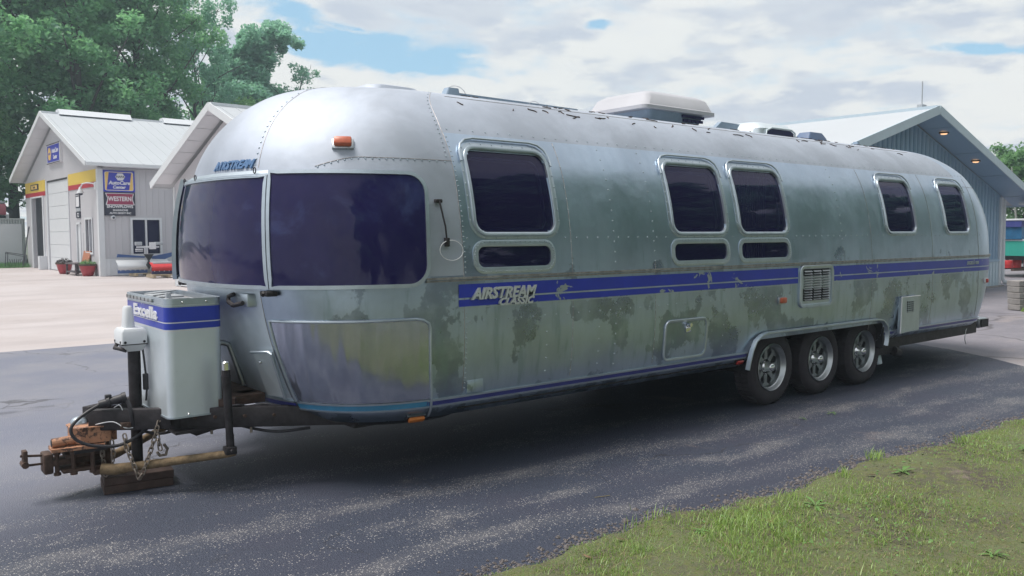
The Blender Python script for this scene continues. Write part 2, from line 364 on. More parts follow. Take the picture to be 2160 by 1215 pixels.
vq = N(t, 'ShaderNodeVectorMath', operation='MULTIPLY_ADD'); nq = N(t, 'ShaderNodeTexNoise'); nq.inputs['Scale'].default_value = 1.7; nq.inputs['Detail'].default_value = 6; t.links.new(c, nq.inputs['Vector'])
t.links.new(nq.outputs[1], vq.inputs[0]); vq.inputs[1].default_value = (.9, .9, 0); t.links.new(c, vq.inputs[2]); t.links.new(vq.outputs[0], nx_.inputs['Vector'])
crk = mth(t, 'MULTIPLY', mapr(t, nx_.outputs[0], 0, .006, 1, 0), mapr(t, noise(t, c, .7, 3), .45, .58))
col = mixc(t, mth(t, 'MULTIPLY', crk, .7), col, (.018, .018, .024))
col = mixc(t, mth(t, 'MULTIPLY', mapr(t, noise(t, gmap(t, c, 1, 1.5, (2, 6, 0)), .75, 5, .6), .60, .72), .5), col, (.022, .024, .036))
col = mixc(t, specks, col, mixc(t, sx.outputs[1], (.26, .24, .235), (.46, .44, .43)))
col = mixc(t, mth(t, 'MULTIPLY', mapr(t, noise(t, gmap(t, c, 1, 1, (3, 8, 0)), .9, 8, .7, .3), .60, .70), .28), col, (.24, .19, .17))
t.links.new(col, b.inputs['Base Color']); b.inputs['Roughness'].default_value = .62; b.inputs['Specular IOR Level'].default_value = .5
bumpit(t, b, mth(t, 'ADD', mth(t, 'MULTIPLY', stone, -.7), mth(t, 'MULTIPLY', fine, .6)), .8, .006)
# concrete/old lot
m, t, b, c = gmat('lot_surface')
s = N(t, 'ShaderNodeSeparateXYZ'); t.links.new(c, s.inputs[0])
n_ = noise(t, c, .35, 8, .6); f_ = noise(t, c, 70, 4, .7)
left = mapr(t, s.outputs[0], 6.5, 9.5)
ca = mixc(t, mapr(t, n_, .3, .7), (.42, .375, .37), (.50, .46, .465))
cbb = mixc(t, mapr(t, noise(t, c, .8, 7, .65), .3, .7), (.155, .150, .178), (.225, .215, .245))
col = mixc(t, left, ca, cbb)
cr = voro(t, gmap(t, c, .22, .13), 1.3); n = N(t, 'ShaderNodeTexVoronoi', feature='DISTANCE_TO_EDGE'); n.inputs['Scale'].default_value = .16
wv = N(t, 'ShaderNodeMix', data_type='VECTOR'); wv.inputs[0].default_value = .12; t.links.new(c, wv.inputs[4])
nn = N(t, 'ShaderNodeTexNoise'); nn.inputs['Scale'].default_value = .9; t.links.new(c, nn.inputs['Vector'])
vm = N(t, 'ShaderNodeVectorMath', operation='MULTIPLY_ADD'); t.links.new(nn.outputs[1], vm.inputs[0]); vm.inputs[1].default_value = (1.6, 1.6, 0); t.links.new(c, vm.inputs[2])
t.links.new(vm.outputs[0], n.inputs['Vector'])
crack = mth(t, 'MULTIPLY', mapr(t, n.outputs[0], .0, .010, 1, 0), .75)
col = mixc(t, mth(t, 'MULTIPLY', crack, left), col, (.05, .048, .055))
col = mixc(t, mth(t, 'MULTIPLY', mapr(t, f_, .35, .65), .22), col, (.35, .31, .32))
col = mixc(t, mth(t, 'MULTIPLY', mapr(t, noise(t, gmap(t, c, .5, 1.4, (9, 1, 0)), .8, 7, .65), .56, .72), .22), col, (.50, .40, .34))
trk = mth(t, 'MULTIPLY', mapr(t, noise(t, gmap(t, c, .08, .9), 1., 5, .6, .4), .50, .66), .28)
col = mixc(t, trk, col, (.27, .24, .25))
col = mixc(t, mth(t, 'MULTIPLY', mapr(t, noise(t, c, 1.3, 6, .7), .64, .70), .35), col, (.20, .18, .18))
t.links.new(col, b.inputs['Base Color']); b.inputs['Roughness'].default_value = .85; b.inputs['Specular IOR Level'].default_value = .3
bumpit(t, b, f_, .4, .004)
# turf base
m, t, b, c = gmat('turf_soil')
n_ = noise(t, c, 1.4, 8, .65, .3); f_ = noise(t, c, 60, 5, .7)
col = mixc(t, mapr(t, n_, .34, .60), (.095, .080, .065), (.15, .175, .08))
col = mixc(t, mapr(t, noise(t, c, 14, 6, .7), .45, .62), col, (.15, .165, .06))
col = mixc(t, mth(t, 'MULTIPLY', mapr(t, f_, .5, .66), .6), col, (.24, .19, .125))
col = mixc(t, mapr(t, noise(t, gmap(t, c, 1, 1, (4, 4, 0)), .8, 6, .6), .62, .69), col, (.30, .24, .20))
t.links.new(col, b.inputs['Base Color']); b.inputs['Roughness'].default_value = .95
bumpit(t, b, mth(t, 'ADD', f_, noise(t, c, 20, 4)), 1., .02)
# far land
m, t, b, c = gmat('far_ground')
t.links.new(mixc(t, mapr(t, noise(t, c, .08, 6), .35, .65), (.075, .090, .065), (.11, .125, .09)), b.inputs['Base Color']); b.inputs['Roughness'].default_value = .95

def sheet(name, poly, z, m, kind='structure', thick=0):
    mb = MB()
    mb.add([(x, y, z) for x, y in poly], [tuple(range(len(poly)))])
    o = mb.build(name, m); 
    if o.data.polygons[0].normal.z < 0: o.data.flip_normals()
    return tag(o, kind=kind)
sheet('ground', [(-600, -600), (600, -600), (600, 600), (-600, 600)], -.012, 'far_ground')
sheet('lot_pavement', [(-30, -2.2), (70, -2.2), (70, 41.2), (-30, 41.2)], -.006, 'lot_surface')
# grass edge polyline, irregular
edge = []
xs = np.arange(-30, 62, .09)
for x in xs:
    base = np.interp(x, [-30, -.9, .7, 1.5, 2.5, 3.6, 4.8, 9, 62], [-2.75, -2.47, -2.52, -2.62, -2.66, -2.72, -2.82, -3.0, -4.6])
    edge.append((float(x), float(base + .035*math.sin(x*3.1)+.02*math.sin(x*9.7+1)+rng.normal(0, .012))))
edge_y = lambda x: float(np.interp(x, [e[0] for e in edge], [e[1] for e in edge]))
dv = [(-30, 7.30), (3, 7.38), (9.6, 7.6), (9.35, 3.5), (9.05, .4), (8.72, -.5), (8.3, -1.2), (7.75, -1.9), (7.1, -3.0)]
dedge = [(x, y-.03) for x, y in edge if x < 7.1]
me_d = MB()
poly = [(-30, 7.3)]+dedge+[(7.1, -3.0), (7.75, -1.9), (8.3, -1.2), (8.72, -.5), (9.05, .4), (9.35, 3.5), (9.6, 7.6), (3, 7.38)]
o = me_d.add([(x, y, .002) for x, y in poly], [tuple(range(len(poly)))]).build('driveway', 'driveway_asphalt'); tag(o, kind='structure')
bm = bmesh.new(); bm.from_mesh(o.data); bmesh.ops.triangulate(bm, faces=bm.faces); bmesh.ops.recalc_face_normals(bm, faces=bm.faces)
for f in bm.faces:
    if f.normal.z < 0: f.normal_flip()
bm.to_mesh(o.data); bm.free()
# turf: a slightly humped sheet of earth from the kerbless edge back past the camera
def turf_h(x, y):
    d = max(0, edge_y(x)-y)
    return .012+.05*min(1, d/.5)+.02*math.sin(x*1.7+y)*min(1, d)+.012*math.sin(x*5.1-y*4.3)*min(1, d*2)
mb = MB(); cols_ = [e for e in edge if -6 < e[0] < 30][::1]; rows = [0, .04, .1, .2, .35, .55, .8, 1.1, 1.5, 2, 2.6, 3.3, 4.2, 6]
vs = []
for x, y in cols_:
    for d in rows: vs.append((x, y-d, turf_h(x, y-d) if d > 0 else -.01))
nr = len(rows)
fs = [(i*nr+j, i*nr+j+1, (i+1)*nr+j+1, (i+1)*nr+j) for i in range(len(cols_)-1) for j in range(nr-1)]
o = mb.add(vs, fs).build('turf_ground', 'turf_soil', smooth=True); tag(o, kind='structure')
sheet('verge', [(-30, -8.3), (70, -8.3), (70, -60), (-30, -60)], .05, 'far_ground')

# grass blades
def blades(name, n, m, hmin, hmax, wid, clump, xr=(-1.6, 9.5), seed=1, lean=.5):
    g = np.random.default_rng(seed)
    # more blades near the camera
    x = g.uniform(xr[0], xr[1], n*3); ye = np.interp(x, [e[0] for e in edge], [e[1] for e in edge]); d = g.uniform(.0, 1, n*3)**1.15*3.1
    y = ye-d
    dist = np.hypot(x+2.785, y+5.47)
    dens = (np.sin(x*2.3+np.sin(y*3.1)*1.7)+np.sin(y*4.1+x*1.3)+np.sin(x*6.3-y*5.2)*.7)/2.7*.5+.5
    keep = (g.uniform(0, 1, n*3) < np.clip(dens*clump+(1-clump), 0.03, 1)) & (dist > .8)
    x, y, d, dens = x[keep][:n], y[keep][:n], d[keep][:n], dens[keep][:n]; n = len(x)
    h = g.uniform(hmin, hmax, n)*(0.55+.75*dens)*np.clip(.35+d/.25, .35, 1); a = g.uniform(0, 2*PI, n); l = np.abs(g.normal(0, lean, n))*h
    z0 = .010+.05*np.minimum(1, d/.5)-.006; w = wid*g.uniform(.6, 1.3, n)
    dx, dy = np.cos(a), np.sin(a); px, py = -dy*w/2, dx*w/2
    P = lambda k, s_, hh: np.stack([x+dx*l*k+px*s_, y+dy*l*k+py*s_, z0+h*hh], 1)
    V = np.stack([P(0, -1, 0), P(0, 1, 0), P(.35, .8, .55), P(.35, -.8, .55), P(1., .12, .95), P(1., -.12, .95)], 1).reshape(-1, 3)
    k = np.arange(n)[:, None]*6
    Fq = np.concatenate([k+np.array([[0, 1, 2, 3]]), k+np.array([[3, 2, 4, 5]])], 0)
    o = link(name, npmesh(name, V, Fq), None, m); tag(o, {'grass': 'short patchy green lawn grass beside the driveway', 'dry_grass': 'dry straw coloured blades lying in the lawn'}[name], 'grass', None, 'stuff'); return o
blades('grass', 150000, 'grass_blade', .007, .036, .0034, .98, seed=3, lean=.75)
blades('dry_grass', 45000, 'straw', .004, .020, .0032, .2, seed=5, lean=2.2)

hm = bpy.data.materials.new('haze_air'); hm.use_nodes = True; t = hm.node_tree; t.nodes.clear()
pv_ = N(t, 'ShaderNodeVolumePrincipled'); pv_.inputs['Color'].default_value = (.72, .90, 1, 1); pv_.inputs['Density'].default_value = .0018; pv_.inputs['Anisotropy'].default_value = .2
t.links.new(pv_.outputs[0], N(t, 'ShaderNodeOutputMaterial').inputs['Volume']); MATS['haze_air'] = hm
tag(MB().box(-45, 90, -45, 90, -1.1, 27).build('haze', 'haze_air'), kind='stuff')

# ------------------------------------------------------------------ trailer shell maths
P = np.array([  # z, half width, front x, x1, rear x, x2, n front, n rear
[.40, 1.08, -.60, .26, 8.15, 7.75, 2.8, 2.8], [.50, 1.17, -.70, .26, 8.35, 7.75, 2.8, 2.8], [.75, 1.21, -.82, .26, 8.55, 7.75, 2.8, 2.8],
[1.0, 1.22, -.90, .26, 8.75, 7.75, 2.7, 2.7], [1.3, 1.215, -.95, .26, 8.86, 7.75, 2.6, 2.6], [1.65, 1.18, -.95, .26, 8.9, 7.75, 2.5, 2.5],
[1.92, 1.12, -.91, .26, 8.86, 7.7, 2.4, 2.4], [2.10, 1.05, -.85, .26, 8.76, 7.65, 2.35, 2.35], [2.27, .945, -.74, .26, 8.6, 7.6, 2.25, 2.3],
[2.42, .79, -.57, .30, 8.32, 7.5, 2.2, 2.2], [2.522, .61, -.36, .42, 8.0, 7.3, 2.15, 2.2], [2.572, .35, .0, .62, 7.45, 7.0, 2.1, 2.1], [2.59, .02, .52, .85, 6.8, 6.75, 2., 2.]])
def cr(t):          # Catmull-Rom over the rows
    t = min(max(t, 0), len(P)-1.0001); i = int(t); f = t-i
    p0 = P[max(i-1, 0)]; p1 = P[i]; p2 = P[i+1]; p3 = P[min(i+2, len(P)-1)]
    return .5*((2*p1)+(-p0+p2)*f+(2*p0-5*p1+4*p2-p3)*f*f+(-p0+3*p1-3*p2+p3)*f**3)
TT = np.linspace(0, len(P)-1, 1500); TAB = np.array([cr(t) for t in TT])
def row(z): return np.array([np.interp(z, TAB[:, 0], TAB[:, k]) for k in range(8)])
def rim(rw, side, kind, a):     # kind F: angle a in -90..90 deg (- = near side); S: x
    z, w_, xf, x1, xr, x2, nf, nr_ = rw
    if kind == 'S': return Vector((a, side*w_, z))
    s_, c_ = math.sin(a), abs(math.cos(a))
    if kind == 'F': return Vector((x1-(x1-xf)*c_**(2/nf), w_*math.copysign(abs(s_)**(2/nf), s_), z))
    return Vector((x2+(xr-x2)*c_**(2/nr_), w_*math.copysign(abs(s_)**(2/nr_), s_), z))
def surf(kind, a, z, off=0., side=-1):
    p = rim(row(z), side, kind, a)
    if off:
        e = 1e-3
        q = rim(row(z+.004), side, kind, a); r_ = rim(row(z-.004), side, kind, a)
        u1 = rim(row(z), side, kind, a+e)-rim(row(z), side, kind, a-e); n = u1.cross(q-r_).normalized()
        ctr = Vector((4, 0, 1.4)); 
        if n.dot(Vector((p.x-min(max(p.x, .5), 7.5), p.y, (z-1.4)*.3))) < 0: n = -n
        p = p+n*off
    return p
MS = lambda u, z, off=0.: surf('S', u, z, off)               # side map (x, z)
def side_any(x, z, off=0.):                                   # near side including the rounded ends, by x
    rw = row(z)
    if x < rw[3]:
        k = min(1, max(0, (rw[3]-x)/(rw[3]-rw[2]))); c_ = k**(rw[6]/2); return surf('F', -math.acos(min(1, c_)), z, off)
    if x > rw[5]:
        k = min(1, max(0, (x-rw[5])/(rw[4]-rw[5]))); c_ = k**(rw[7]/2); return surf('R', -math.acos(min(1, c_)), z, off)
    return surf('S', x, z, off)
MF = lambda a, z, off=0.: surf('F', a, z, off)
def rr(x0, x1, z0, z1, r, n=6):
    out = []
    for cx, cz, a0 in ((x1-r, z1-r, 0), (x0+r, z1-r, 90), (x0+r, z0+r, 180), (x1-r, z0+r, 270)):
        out += [(cx+r*math.cos(R(a0+90*k/n)), cz+r*math.sin(R(a0+90*k/n))) for k in range(n+1)]
    # subdivide the straight runs
    res = []
    for i, p in enumerate(out):
        q = out[(i+1) % len(out)]; res.append(p); L = math.hypot(q[0]-p[0], q[1]-p[1]); k = int(L/.09)
        res += [(p[0]+(q[0]-p[0])*j/(k+1), p[1]+(q[1]-p[1])*j/(k+1)) for j in range(1, k+1)]
    return res
def insetloop(lp, d):
    n = len(lp); out = []
    for i in range(n):
        ax, ay = lp[i-1]; bx, by = lp[(i+1) % n]; tx, ty = bx-ax, by-ay; L = math.hypot(tx, ty) or 1
        out.append((lp[i][0]-ty/L*d, lp[i][1]+tx/L*d))
    return out
def ringmesh(mp, lp, w, o0, o1, lip=.0):
    """a raised band following a closed outline lp, width w inwards"""
    inn = insetloop(lp, w); seq = [(lp, o0), (lp, o1*.7), (insetloop(lp, w*.15), o1), (insetloop(lp, w*.8), o1), (inn, o1*.75), (inn, lip)]
    n = len(lp); mb = MB(); vs = [mp(x, z, o) for L, o in seq for x, z in L]
    fs = [(k*n+i, k*n+(i+1) % n, (k+1)*n+(i+1) % n, (k+1)*n+i) for k in range(len(seq)-1) for i in range(n)]
    return mb.add(vs, fs)
def fillmesh(mp, x0, x1, z0, z1, r, off, nx=14, nz=10, rl=None):
    rl = r if rl is None else rl
    vs = []
    for i in range(nx+1):
        # denser columns near the corners
        x = x0+(x1-x0)*(.5-.5*math.cos(PI*i/nx))
        dl, dr = x-x0, x1-x
        k = 0
        if dl < rl and rl > 0: k = rl-math.sqrt(max(0, rl*rl-(rl-dl)**2))
        elif dr < r and r > 0: k = r-math.sqrt(max(0, r*r-(r-dr)**2))
        for j in range(nz+1): vs.append(mp(x, z0+k+(z1-z0-2*k)*j/nz, off))
    fs = [(i*(nz+1)+j, (i+1)*(nz+1)+j, (i+1)*(nz+1)+j+1, i*(nz+1)+j+1) for i in range(nx) for j in range(nz)]
    return MB().add(vs, fs)
def inrr(x, z, x0, x1, z0, z1, r):
    dx = max(x0+r-x, 0, x-(x1-r)); dz = max(z0+r-z, 0, z-(z1-r)); return dx*dx+dz*dz <= r*r and x0 < x < x1 and z0 < z < z1

TR = thing('travel_trailer', 'long rounded aluminium travel trailer with blue side stripe parked on the driveway', 'travel trailer')
WIN = [(.35, 1.07, 1.542, 2.13), (2.26, 2.97, 1.542, 2.13), (3.12, 3.86, 1.542, 2.13), (5.61, 6.29, 1.542, 2.13), (6.96, 7.60, 1.542, 2.13)]
VNT = [(.335, 1.035, 1.302, 1.518), (2.24, 2.98, 1.302, 1.518), (3.10, 3.87, 1.302, 1.518)]
FW = .036
# shell grid
zl = list(np.arange(.40, 2.20, .0257))+[TAB[np.searchsorted(TT, t), 0] for t in np.linspace(7.62, len(P)-1.01, 26)]
ROWS = [row(z) for z in zl]
NF = 60; NX = 250
def colpts(rw):
    z, w_, xf, x1, xr, x2, nf, nr_ = rw; pts = []
    fa = np.linspace(PI/2, -PI/2, NF+1)
    pts += [rim(rw, -1, 'F', a) for a in fa]                         # far side round the front to the near side
    pts += [Vector((x, -w_, z)) for x in np.linspace(x1, x2, NX+1)[1:-1]]
    pts += [rim(rw, -1, 'R', a) for a in np.linspace(-PI/2, PI/2, NF+1)]
    pts += [Vector((x, w_, z)) for x in np.linspace(x2, x1, 41)[1:-1]]
    return pts
GRID = [colpts(r_) for r_ in ROWS]; NC = len(GRID[0])
def holes(x, z):
    for q in WIN:
        if inrr(x, z, q[0]+.022, q[1]-.022, q[2]+.022, q[3]-.022, .09): return True
    for q in VNT:
        if inrr(x, z, q[0]+.024, q[1]-.024, q[2]+.024, q[3]-.024, .07): return True
    return 3.34 < x < 5.59 and z < .63
SEAMX = [.26, 2.05, 4.02, 5.30, 6.62, 7.80]
def panel_of(c, col):
    z = c.z
    front = col < NF; rear = NF+NX-1 <= col < 2*NF+NX-1
    if front:
        a = PI/2-PI*(col+.5)/NF
        g = 'front_gore_center' if abs(a) < R(27) else ('front_gore_near' if a < 0 else 'front_gore_far')
        if z < 1.29: return 'lower'+g
        if z < 2.02 and abs(a) > R(48): return 'corner'+('n' if a < 0 else 'f')
        return g
    if rear:
        return 'rear_low' if z < 1.29 else ('rear_mid' if z < 2.2 else 'rear_top')
    if c.y > 0 and z < 2.5: return 'far_low' if z < 1.29 else 'far_up'
    if z > 2.22: return 'roof%d' % sum(c.x > s_ for s_ in (.26, 2.6, 5.3))
    k = sum(c.x > s_ for s_ in SEAMX)
    return ('low%d' if z < 1.29 else 'up%d') % k
panels = {}
for i in range(len(GRID)-1):
    for j in range(NC):
        j2 = (j+1) % NC
        q = (GRID[i][j], GRID[i][j2], GRID[i+1][j2], GRID[i+1][j]); c = (q[0]+q[1]+q[2]+q[3])/4
        if NF <= j < NF+NX-1+1 and c.y < 0 and holes(c.x, c.z): continue
        panels.setdefault(panel_of(c, j), []).append((i, j, j2))
# smooth normals across the panel joints come from a shared grid normal
GN = {}
def gnormal(i, j):
    if (i, j) not in GN:
        a = GRID[min(i+1, len(GRID)-1)][j]-GRID[max(i-1, 0)][j]; b_ = GRID[i][(j+1) % NC]-GRID[i][(j-1) % NC]
        n = b_.cross(a); GN[(i, j)] = (n.normalized() if n.length > 1e-9 else Vector((0, 0, 1)))
    return GN[(i, j)]
for key, cells in panels.items():
    idx = {}; vs = []; nr2 = []; fs = []
    def vid(i, j):
        if (i, j) not in idx: idx[(i, j)] = len(vs); vs.append(tuple(GRID[i][j])); nr2.append(tuple(gnormal(i, j)))
        return idx[(i, j)]
    for i, j, j2 in cells: fs.append((vid(i, j), vid(i, j2), vid(i+1, j2), vid(i+1, j)))
    me = bpy.data.meshes.new('shell_panel'); me.from_pydata(vs, [], fs); me.update()
    me.polygons.foreach_set('use_smooth', [True]*len(me.polygons))
    dome = ('gore' in key and 'lower' not in key) or key.startswith('roof') or key.startswith('corner')
    ob = link('shell_panel', me, TR, 'skin_dome' if dome else 'skin_nose_lit' if key == 'lowerfront_gore_center' else 'skin')
    me.normals_split_custom_set_from_vertices(nr2)
TOPZ = zl[-1]
MB().add([tuple(v) for v in GRID[-1]], [tuple(range(NC))]).build('roof_ridge', 'skin_dome', TR)
# seam grooves: thin dark lines of sealant standing 1 mm proud
sm = MB()
def seam(pts, r=.0022): sm.tube(pts, r, 5)
for x in SEAMX[:1]+[1.19, 2.05, 5.30, 6.62, 7.80]: seam([side_any(x, z, .0004) for z in np.arange(.56, 1.24, .03)]+[side_any(x, z, .0004) for z in ([1.30, 1.34] if x in (2.05, ) else np.arange(1.30, 2.22, .03))])
seam([surf('F', -PI/2, z, .0004) for z in np.arange(2.1, 2.55, .02)])
seam([surf('F', R(-27), z, .0004) for z in np.arange(1.96, 2.60, .02)]); seam([surf('F', R(27), z, .0004) for z in np.arange(1.96, 2.60, .02)])
seam([surf('F', R(-a), 2.02-.06*max(0, (62-a)/14)**1.4, .0004) for a in np.arange(48, 90.1, 1.5)])
seam([surf('S', x, 2.50, .0004) for x in np.arange(.5, 7.2, .2)], .003)
seam([surf('R', R(a), 2.10, .0004) for a in np.arange(-89, 0, 3)])
seam([surf('F', R(-27), z, .0004) for z in np.arange(.56, 1.25, .03)])
sm.build('seam', 'belt_alu', TR, True, kind='stuff')
# rivets
rv = MB()
def rivet(p, q): rv.dome(p, q-p, .0068, .005, 5)
def rivS(x, z): rivet(side_any(x, z, 0.0002), side_any(x, z, .02))
for x in np.arange(.30, 7.9, .105):
    if not (3.95 < x < 4.6): rivS(x, 1.005)
    if not any(q[0]-.02 < x < q[1]+.02 for q in WIN): rivS(x, 1.53)
    rivS(x, 2.235)
    
for z in np.arange(.58, 2.20, .032):
    if 1.08 < z < 1.30: continue
    rivS(.275, z)
for xv in (1.19, 1.62, 2.05, 5.30, 6.62, 4.75, 7.80):
    for z in np.arange(.60, 2.2, .075):
        if 1.08 < z < 1.30 or (3.3 < xv < 5.7 and z < .68): continue
        rivS(xv, z)
for xv in (.95, 1.45, 2.9, 3.3):
    for z in np.arange(.62, .98, .09): rivS(xv, z)
for a in np.arange(-49, -90, -2.2):
    z = 2.012-.06*max(0, (62+a)/14)**1.4; rivet(surf('F', R(a), z, .0002), surf('F', R(a), z, .02))
for z in np.arange(2.05, 2.58, .03): rivet(surf('F', -PI/2+.015, z, .0002), surf('F', -PI/2+.015, z, .02))
for z in np.arange(1.98, 2.55, .035):
    for a in (-25.5, 25.5): rivet(surf('F', R(a), z, .0002), surf('F', R(a), z, .02))
for q in WIN:
    for x, z in rr(q[0]-.016, q[1]+.016, q[2]-.009, q[3]+.013, .11, 2)[::1]: rivet(MS(x, z, .005), MS(x, z, .03))
for q in VNT:
    lp = rr(q[0]+.015, q[1]-.015, q[2]+.013, q[3]-.013, .08, 3)
    for i in range(len(lp)):
        a_, b_ = lp[i], lp[(i+1) % len(lp)]
        for k in (0, .5): x = a_[0]+(b_[0]-a_[0])*k; z = a_[1]+(b_[1]-a_[1])*k; rivet(MS(x, z, .007), MS(x, z, .03))
rv.build('rivet', 'frame_alu', TR, True, kind='stuff')

# windows
def window(q, tall=True):
    x0, x1, z0, z1 = q
    if tall:
        fl = ringmesh(MS, rr(x0-.024, x1+.024, z0-.016, z1+.02, .125), .034, .0, .005).build('window_flange', 'frame_alu', TR, True)
        fr_ = ringmesh(MS, rr(x0, x1, z0, z1, .105), FW-.010, .002, .017, -.02).build('window_frame', 'frame_alu', TR, True)
        fillmesh(MS, x0+.025, x1-.025, z0+.025, z1-.025, .085, -.006).build('window_pane', 'tint_glass', fr_, True)
        # the slim inner frame line at the rear edge of the opening
        ringmesh(lambda x, z, o: MS(x, z, o-.045), rr(x0+.052, x1-.062, z0+.048, z1-.055, .07), .014, .0, .01, -.01).build('inner_frame', 'frame_alu', fr_, True)
        # drip cap over the window, a rounded gutter with its own shadow line
        cap = [(x0-.02, z1-.11), (x0-.018, z1-.05), (x0+.005, z1), (x0+.05, z1+.032), (x0+.12, z1+.045)]
        cap = cap+[(x, z1+.045) for x in np.linspace(x0+.2, x1-.2, 6)]+[(x0+x1-a, b) for a, b in cap[::-1]]
        mb = MB(); mb.tube([MS(x, z, .014) for x, z in cap], .0075, 8); mb.build('drip_cap', 'frame_alu', fr_, True)
    else:
        fr_ = ringmesh(MS, rr(x0, x1, z0, z1, .090), .042, .0, .008, -.012).build('window_frame', 'frame_alu', TR, True)
        fillmesh(MS, x0+.036, x1-.036, z0+.036, z1-.036, .058, -.006, 12, 3).build('window_pane', 'tint_glass', fr_, True)
for q in WIN: window(q)
for q in VNT: window(q, False)
# what shows behind the glass
MB().box(.3, 7.7, -1.0, 1.0, .60, .62).build('interior_floor', 'dark', TR)
cu = MB()
for i in range(24):
    x = 3.34+.016*i; cu.box(x, x+.0165, -1.03-.01*(i % 2), -1.02-.01*(i % 2), 1.33, 2.1)
cu.build('curtain', 'fabric', TR, label='pale purple curtain behind a window')
bl = MB()
for i in range(20): bl.box(7.02, 7.54, -1.04, -1.015, 1.62+.024*i, 1.633+.024*i)
bl.build('window_blind', 'fabric', TR)
MB().box(.3, 7.7, -.42, -.40, .62, 2.3).build('interior_partition', 'dark', TR)

# front guards (dark stone shields) wrapped round the nose
def bandmap(da=0): return lambda a, z, off=0.: surf('F', a, z, off)
AN0, AN1 = R(-33), R(-82)
def guard(a0, a1, z0, z1, rl, r, off=.038, wid=.022):
    # outline in a metric plane: u metres along the outline at z=1.5 converted back to the angle
    A = np.linspace(a0, a1, 80); pts = [surf('F', a, 1.55) for a in A]; L = np.concatenate([[0], np.cumsum([(pts[i+1]-pts[i]).length for i in range(79)])])
    mp_ = lambda u, z, o_=0.: surf('F', float(np.interp(u, L, A)), z, o_+off)
    LL = float(L[-1])
    pane = fillmesh(mp_, 0, LL, z0, z1, r, 0, 40, 16, rl)
    g = pane.build('window_guard', 'guard_glass', TR, True)
    n = 7
    out = []
    for cx, cz, a_, r_ in ((LL, z1, 0, r), (0, z1, 90, rl), (0, z0, 180, rl), (LL, z0, 270, r)):
        sx_ = cx-r_ if cx > 0 else cx+r_; sz_ = cz-r_ if cz == z1 else cz+r_
        if r_ < .01: out.append((cx, cz)); continue
        out += [(sx_+r_*math.cos(R(a_+90*k/n)), sz_+r_*math.sin(R(a_+90*k/n))) for k in range(n+1)]
    res = []
    for i, p in enumerate(out):
        q = out[(i+1) % len(out)]; res.append(p); d = math.hypot(q[0]-p[0], q[1]-p[1]); k = int(d/.06)
        res += [(p[0]+(q[0]-p[0])*j/(k+1), p[1]+(q[1]-p[1])*j/(k+1)) for j in range(1, k+1)]
    fm = MB(); n_ = len(res); inn = insetloop(res, wid)
    seq = [(res, -min(off*.9, .02)), (res, .008), (inn, .008), (inn, -.01)]
    fm.add([mp_(min(max(x, 0), LL), z, o_) for Lp, o_ in seq for x, z in Lp], [(k*n_+i, k*n_+(i+1) % n_, (k+1)*n_+(i+1) % n_, (k+1)*n_+i) for k in range(3) for i in range(n_)])
    fm.build('guard_frame', 'frame_alu', g, True)
    return g
guard(AN0, AN1, 1.238, 1.925, .0, .13)
guard(R(33), AN0+R(.25), 1.238, 1.905, 0, 0, .040)
guard(R(75), R(31.5), 1.238, 1.925, .10, .0, .10)
# hinge strip above the centre guard
hs = MB(); zz0 = 1.935
A = np.linspace(R(33), R(-33), 24)
hs.add([surf('F', a, z, o_) for a in A for z, o_ in ((1.893, .050), (1.935, .018), (1.935, .002))], [(i*3+k, i*3+k+1, (i+1)*3+k+1, (i+1)*3+k) for i in range(23) for k in range(2)])
hs.build('guard_hinge', 'frame_alu', TR, True)
for a, z in ((18, 1.91), (2, 1.915), (-28, 1.925)):
    mb = MB(); mb.tube([surf('F', R(a), z, .05)+Vector((0, .018*math.cos(k), .018*math.sin(k))) for k in np.linspace(0, 2*PI, 10)[:-1]], .0035, 6, closed=True); mb.build('guard_clip', 'black_metal', TR, True)
# latches under the guards
for a in (31, -32):
    mb = MB(); p = surf('F', R(a), 1.21, .01); mb.box(p.x-.05, p.x+.02, p.y-.05, p.y+.05, 1.195, 1.225, .006); mb.dome(p+Vector((-.05, .0, 0)), (-1, 0, 0), .02); mb.build('guard_latch', 'black_metal', TR, True)

# polished lower corner panels and trims
def lower_panel(sgn):
    g = ringmesh
    mp_ = lambda a, z, off=0.: surf('F', sgn*a, z, off)
    A0, A1 = R(29), R(82.5)
    vs = []; nx, nz = 40, 12
    for i in range(nx+1):
        a = A0+(A1-A0)*i/nx; d = (1-i/nx)*1.25; k = .07-math.sqrt(max(0, .07**2-(.07-d)**2)) if d < .07 else 0
        for j in range(nz+1): vs.append(mp_(a, .545+(1.045-k-.545)*j/nz, .008))
    MB().add(vs, [(i*(nz+1)+j, (i+1)*(nz+1)+j, (i+1)*(nz+1)+j+1, i*(nz+1)+j+1) for i in range(nx) for j in range(nz)]).build('rock_guard_panel', 'guard_metal', TR, True)
    mb = MB(); pts = [mp_(A0, z, .010) for z in np.arange(.545, 1.045, .05)]+[mp_(a, 1.045, .010) for a in np.linspace(A0, A1-R(4), 30)]+[mp_(A1-R(2), 1.037, .01), mp_(A1-R(.4), 1.015, .01), mp_(A1, .98, .01)]+[mp_(A1, z, .010) for z in np.arange(.93, .40, -.05)]
    mb.tube(pts, .009, 8); mb.build('panel_trim', 'frame_alu', TR, True)
lower_panel(-1); lower_panel(1)
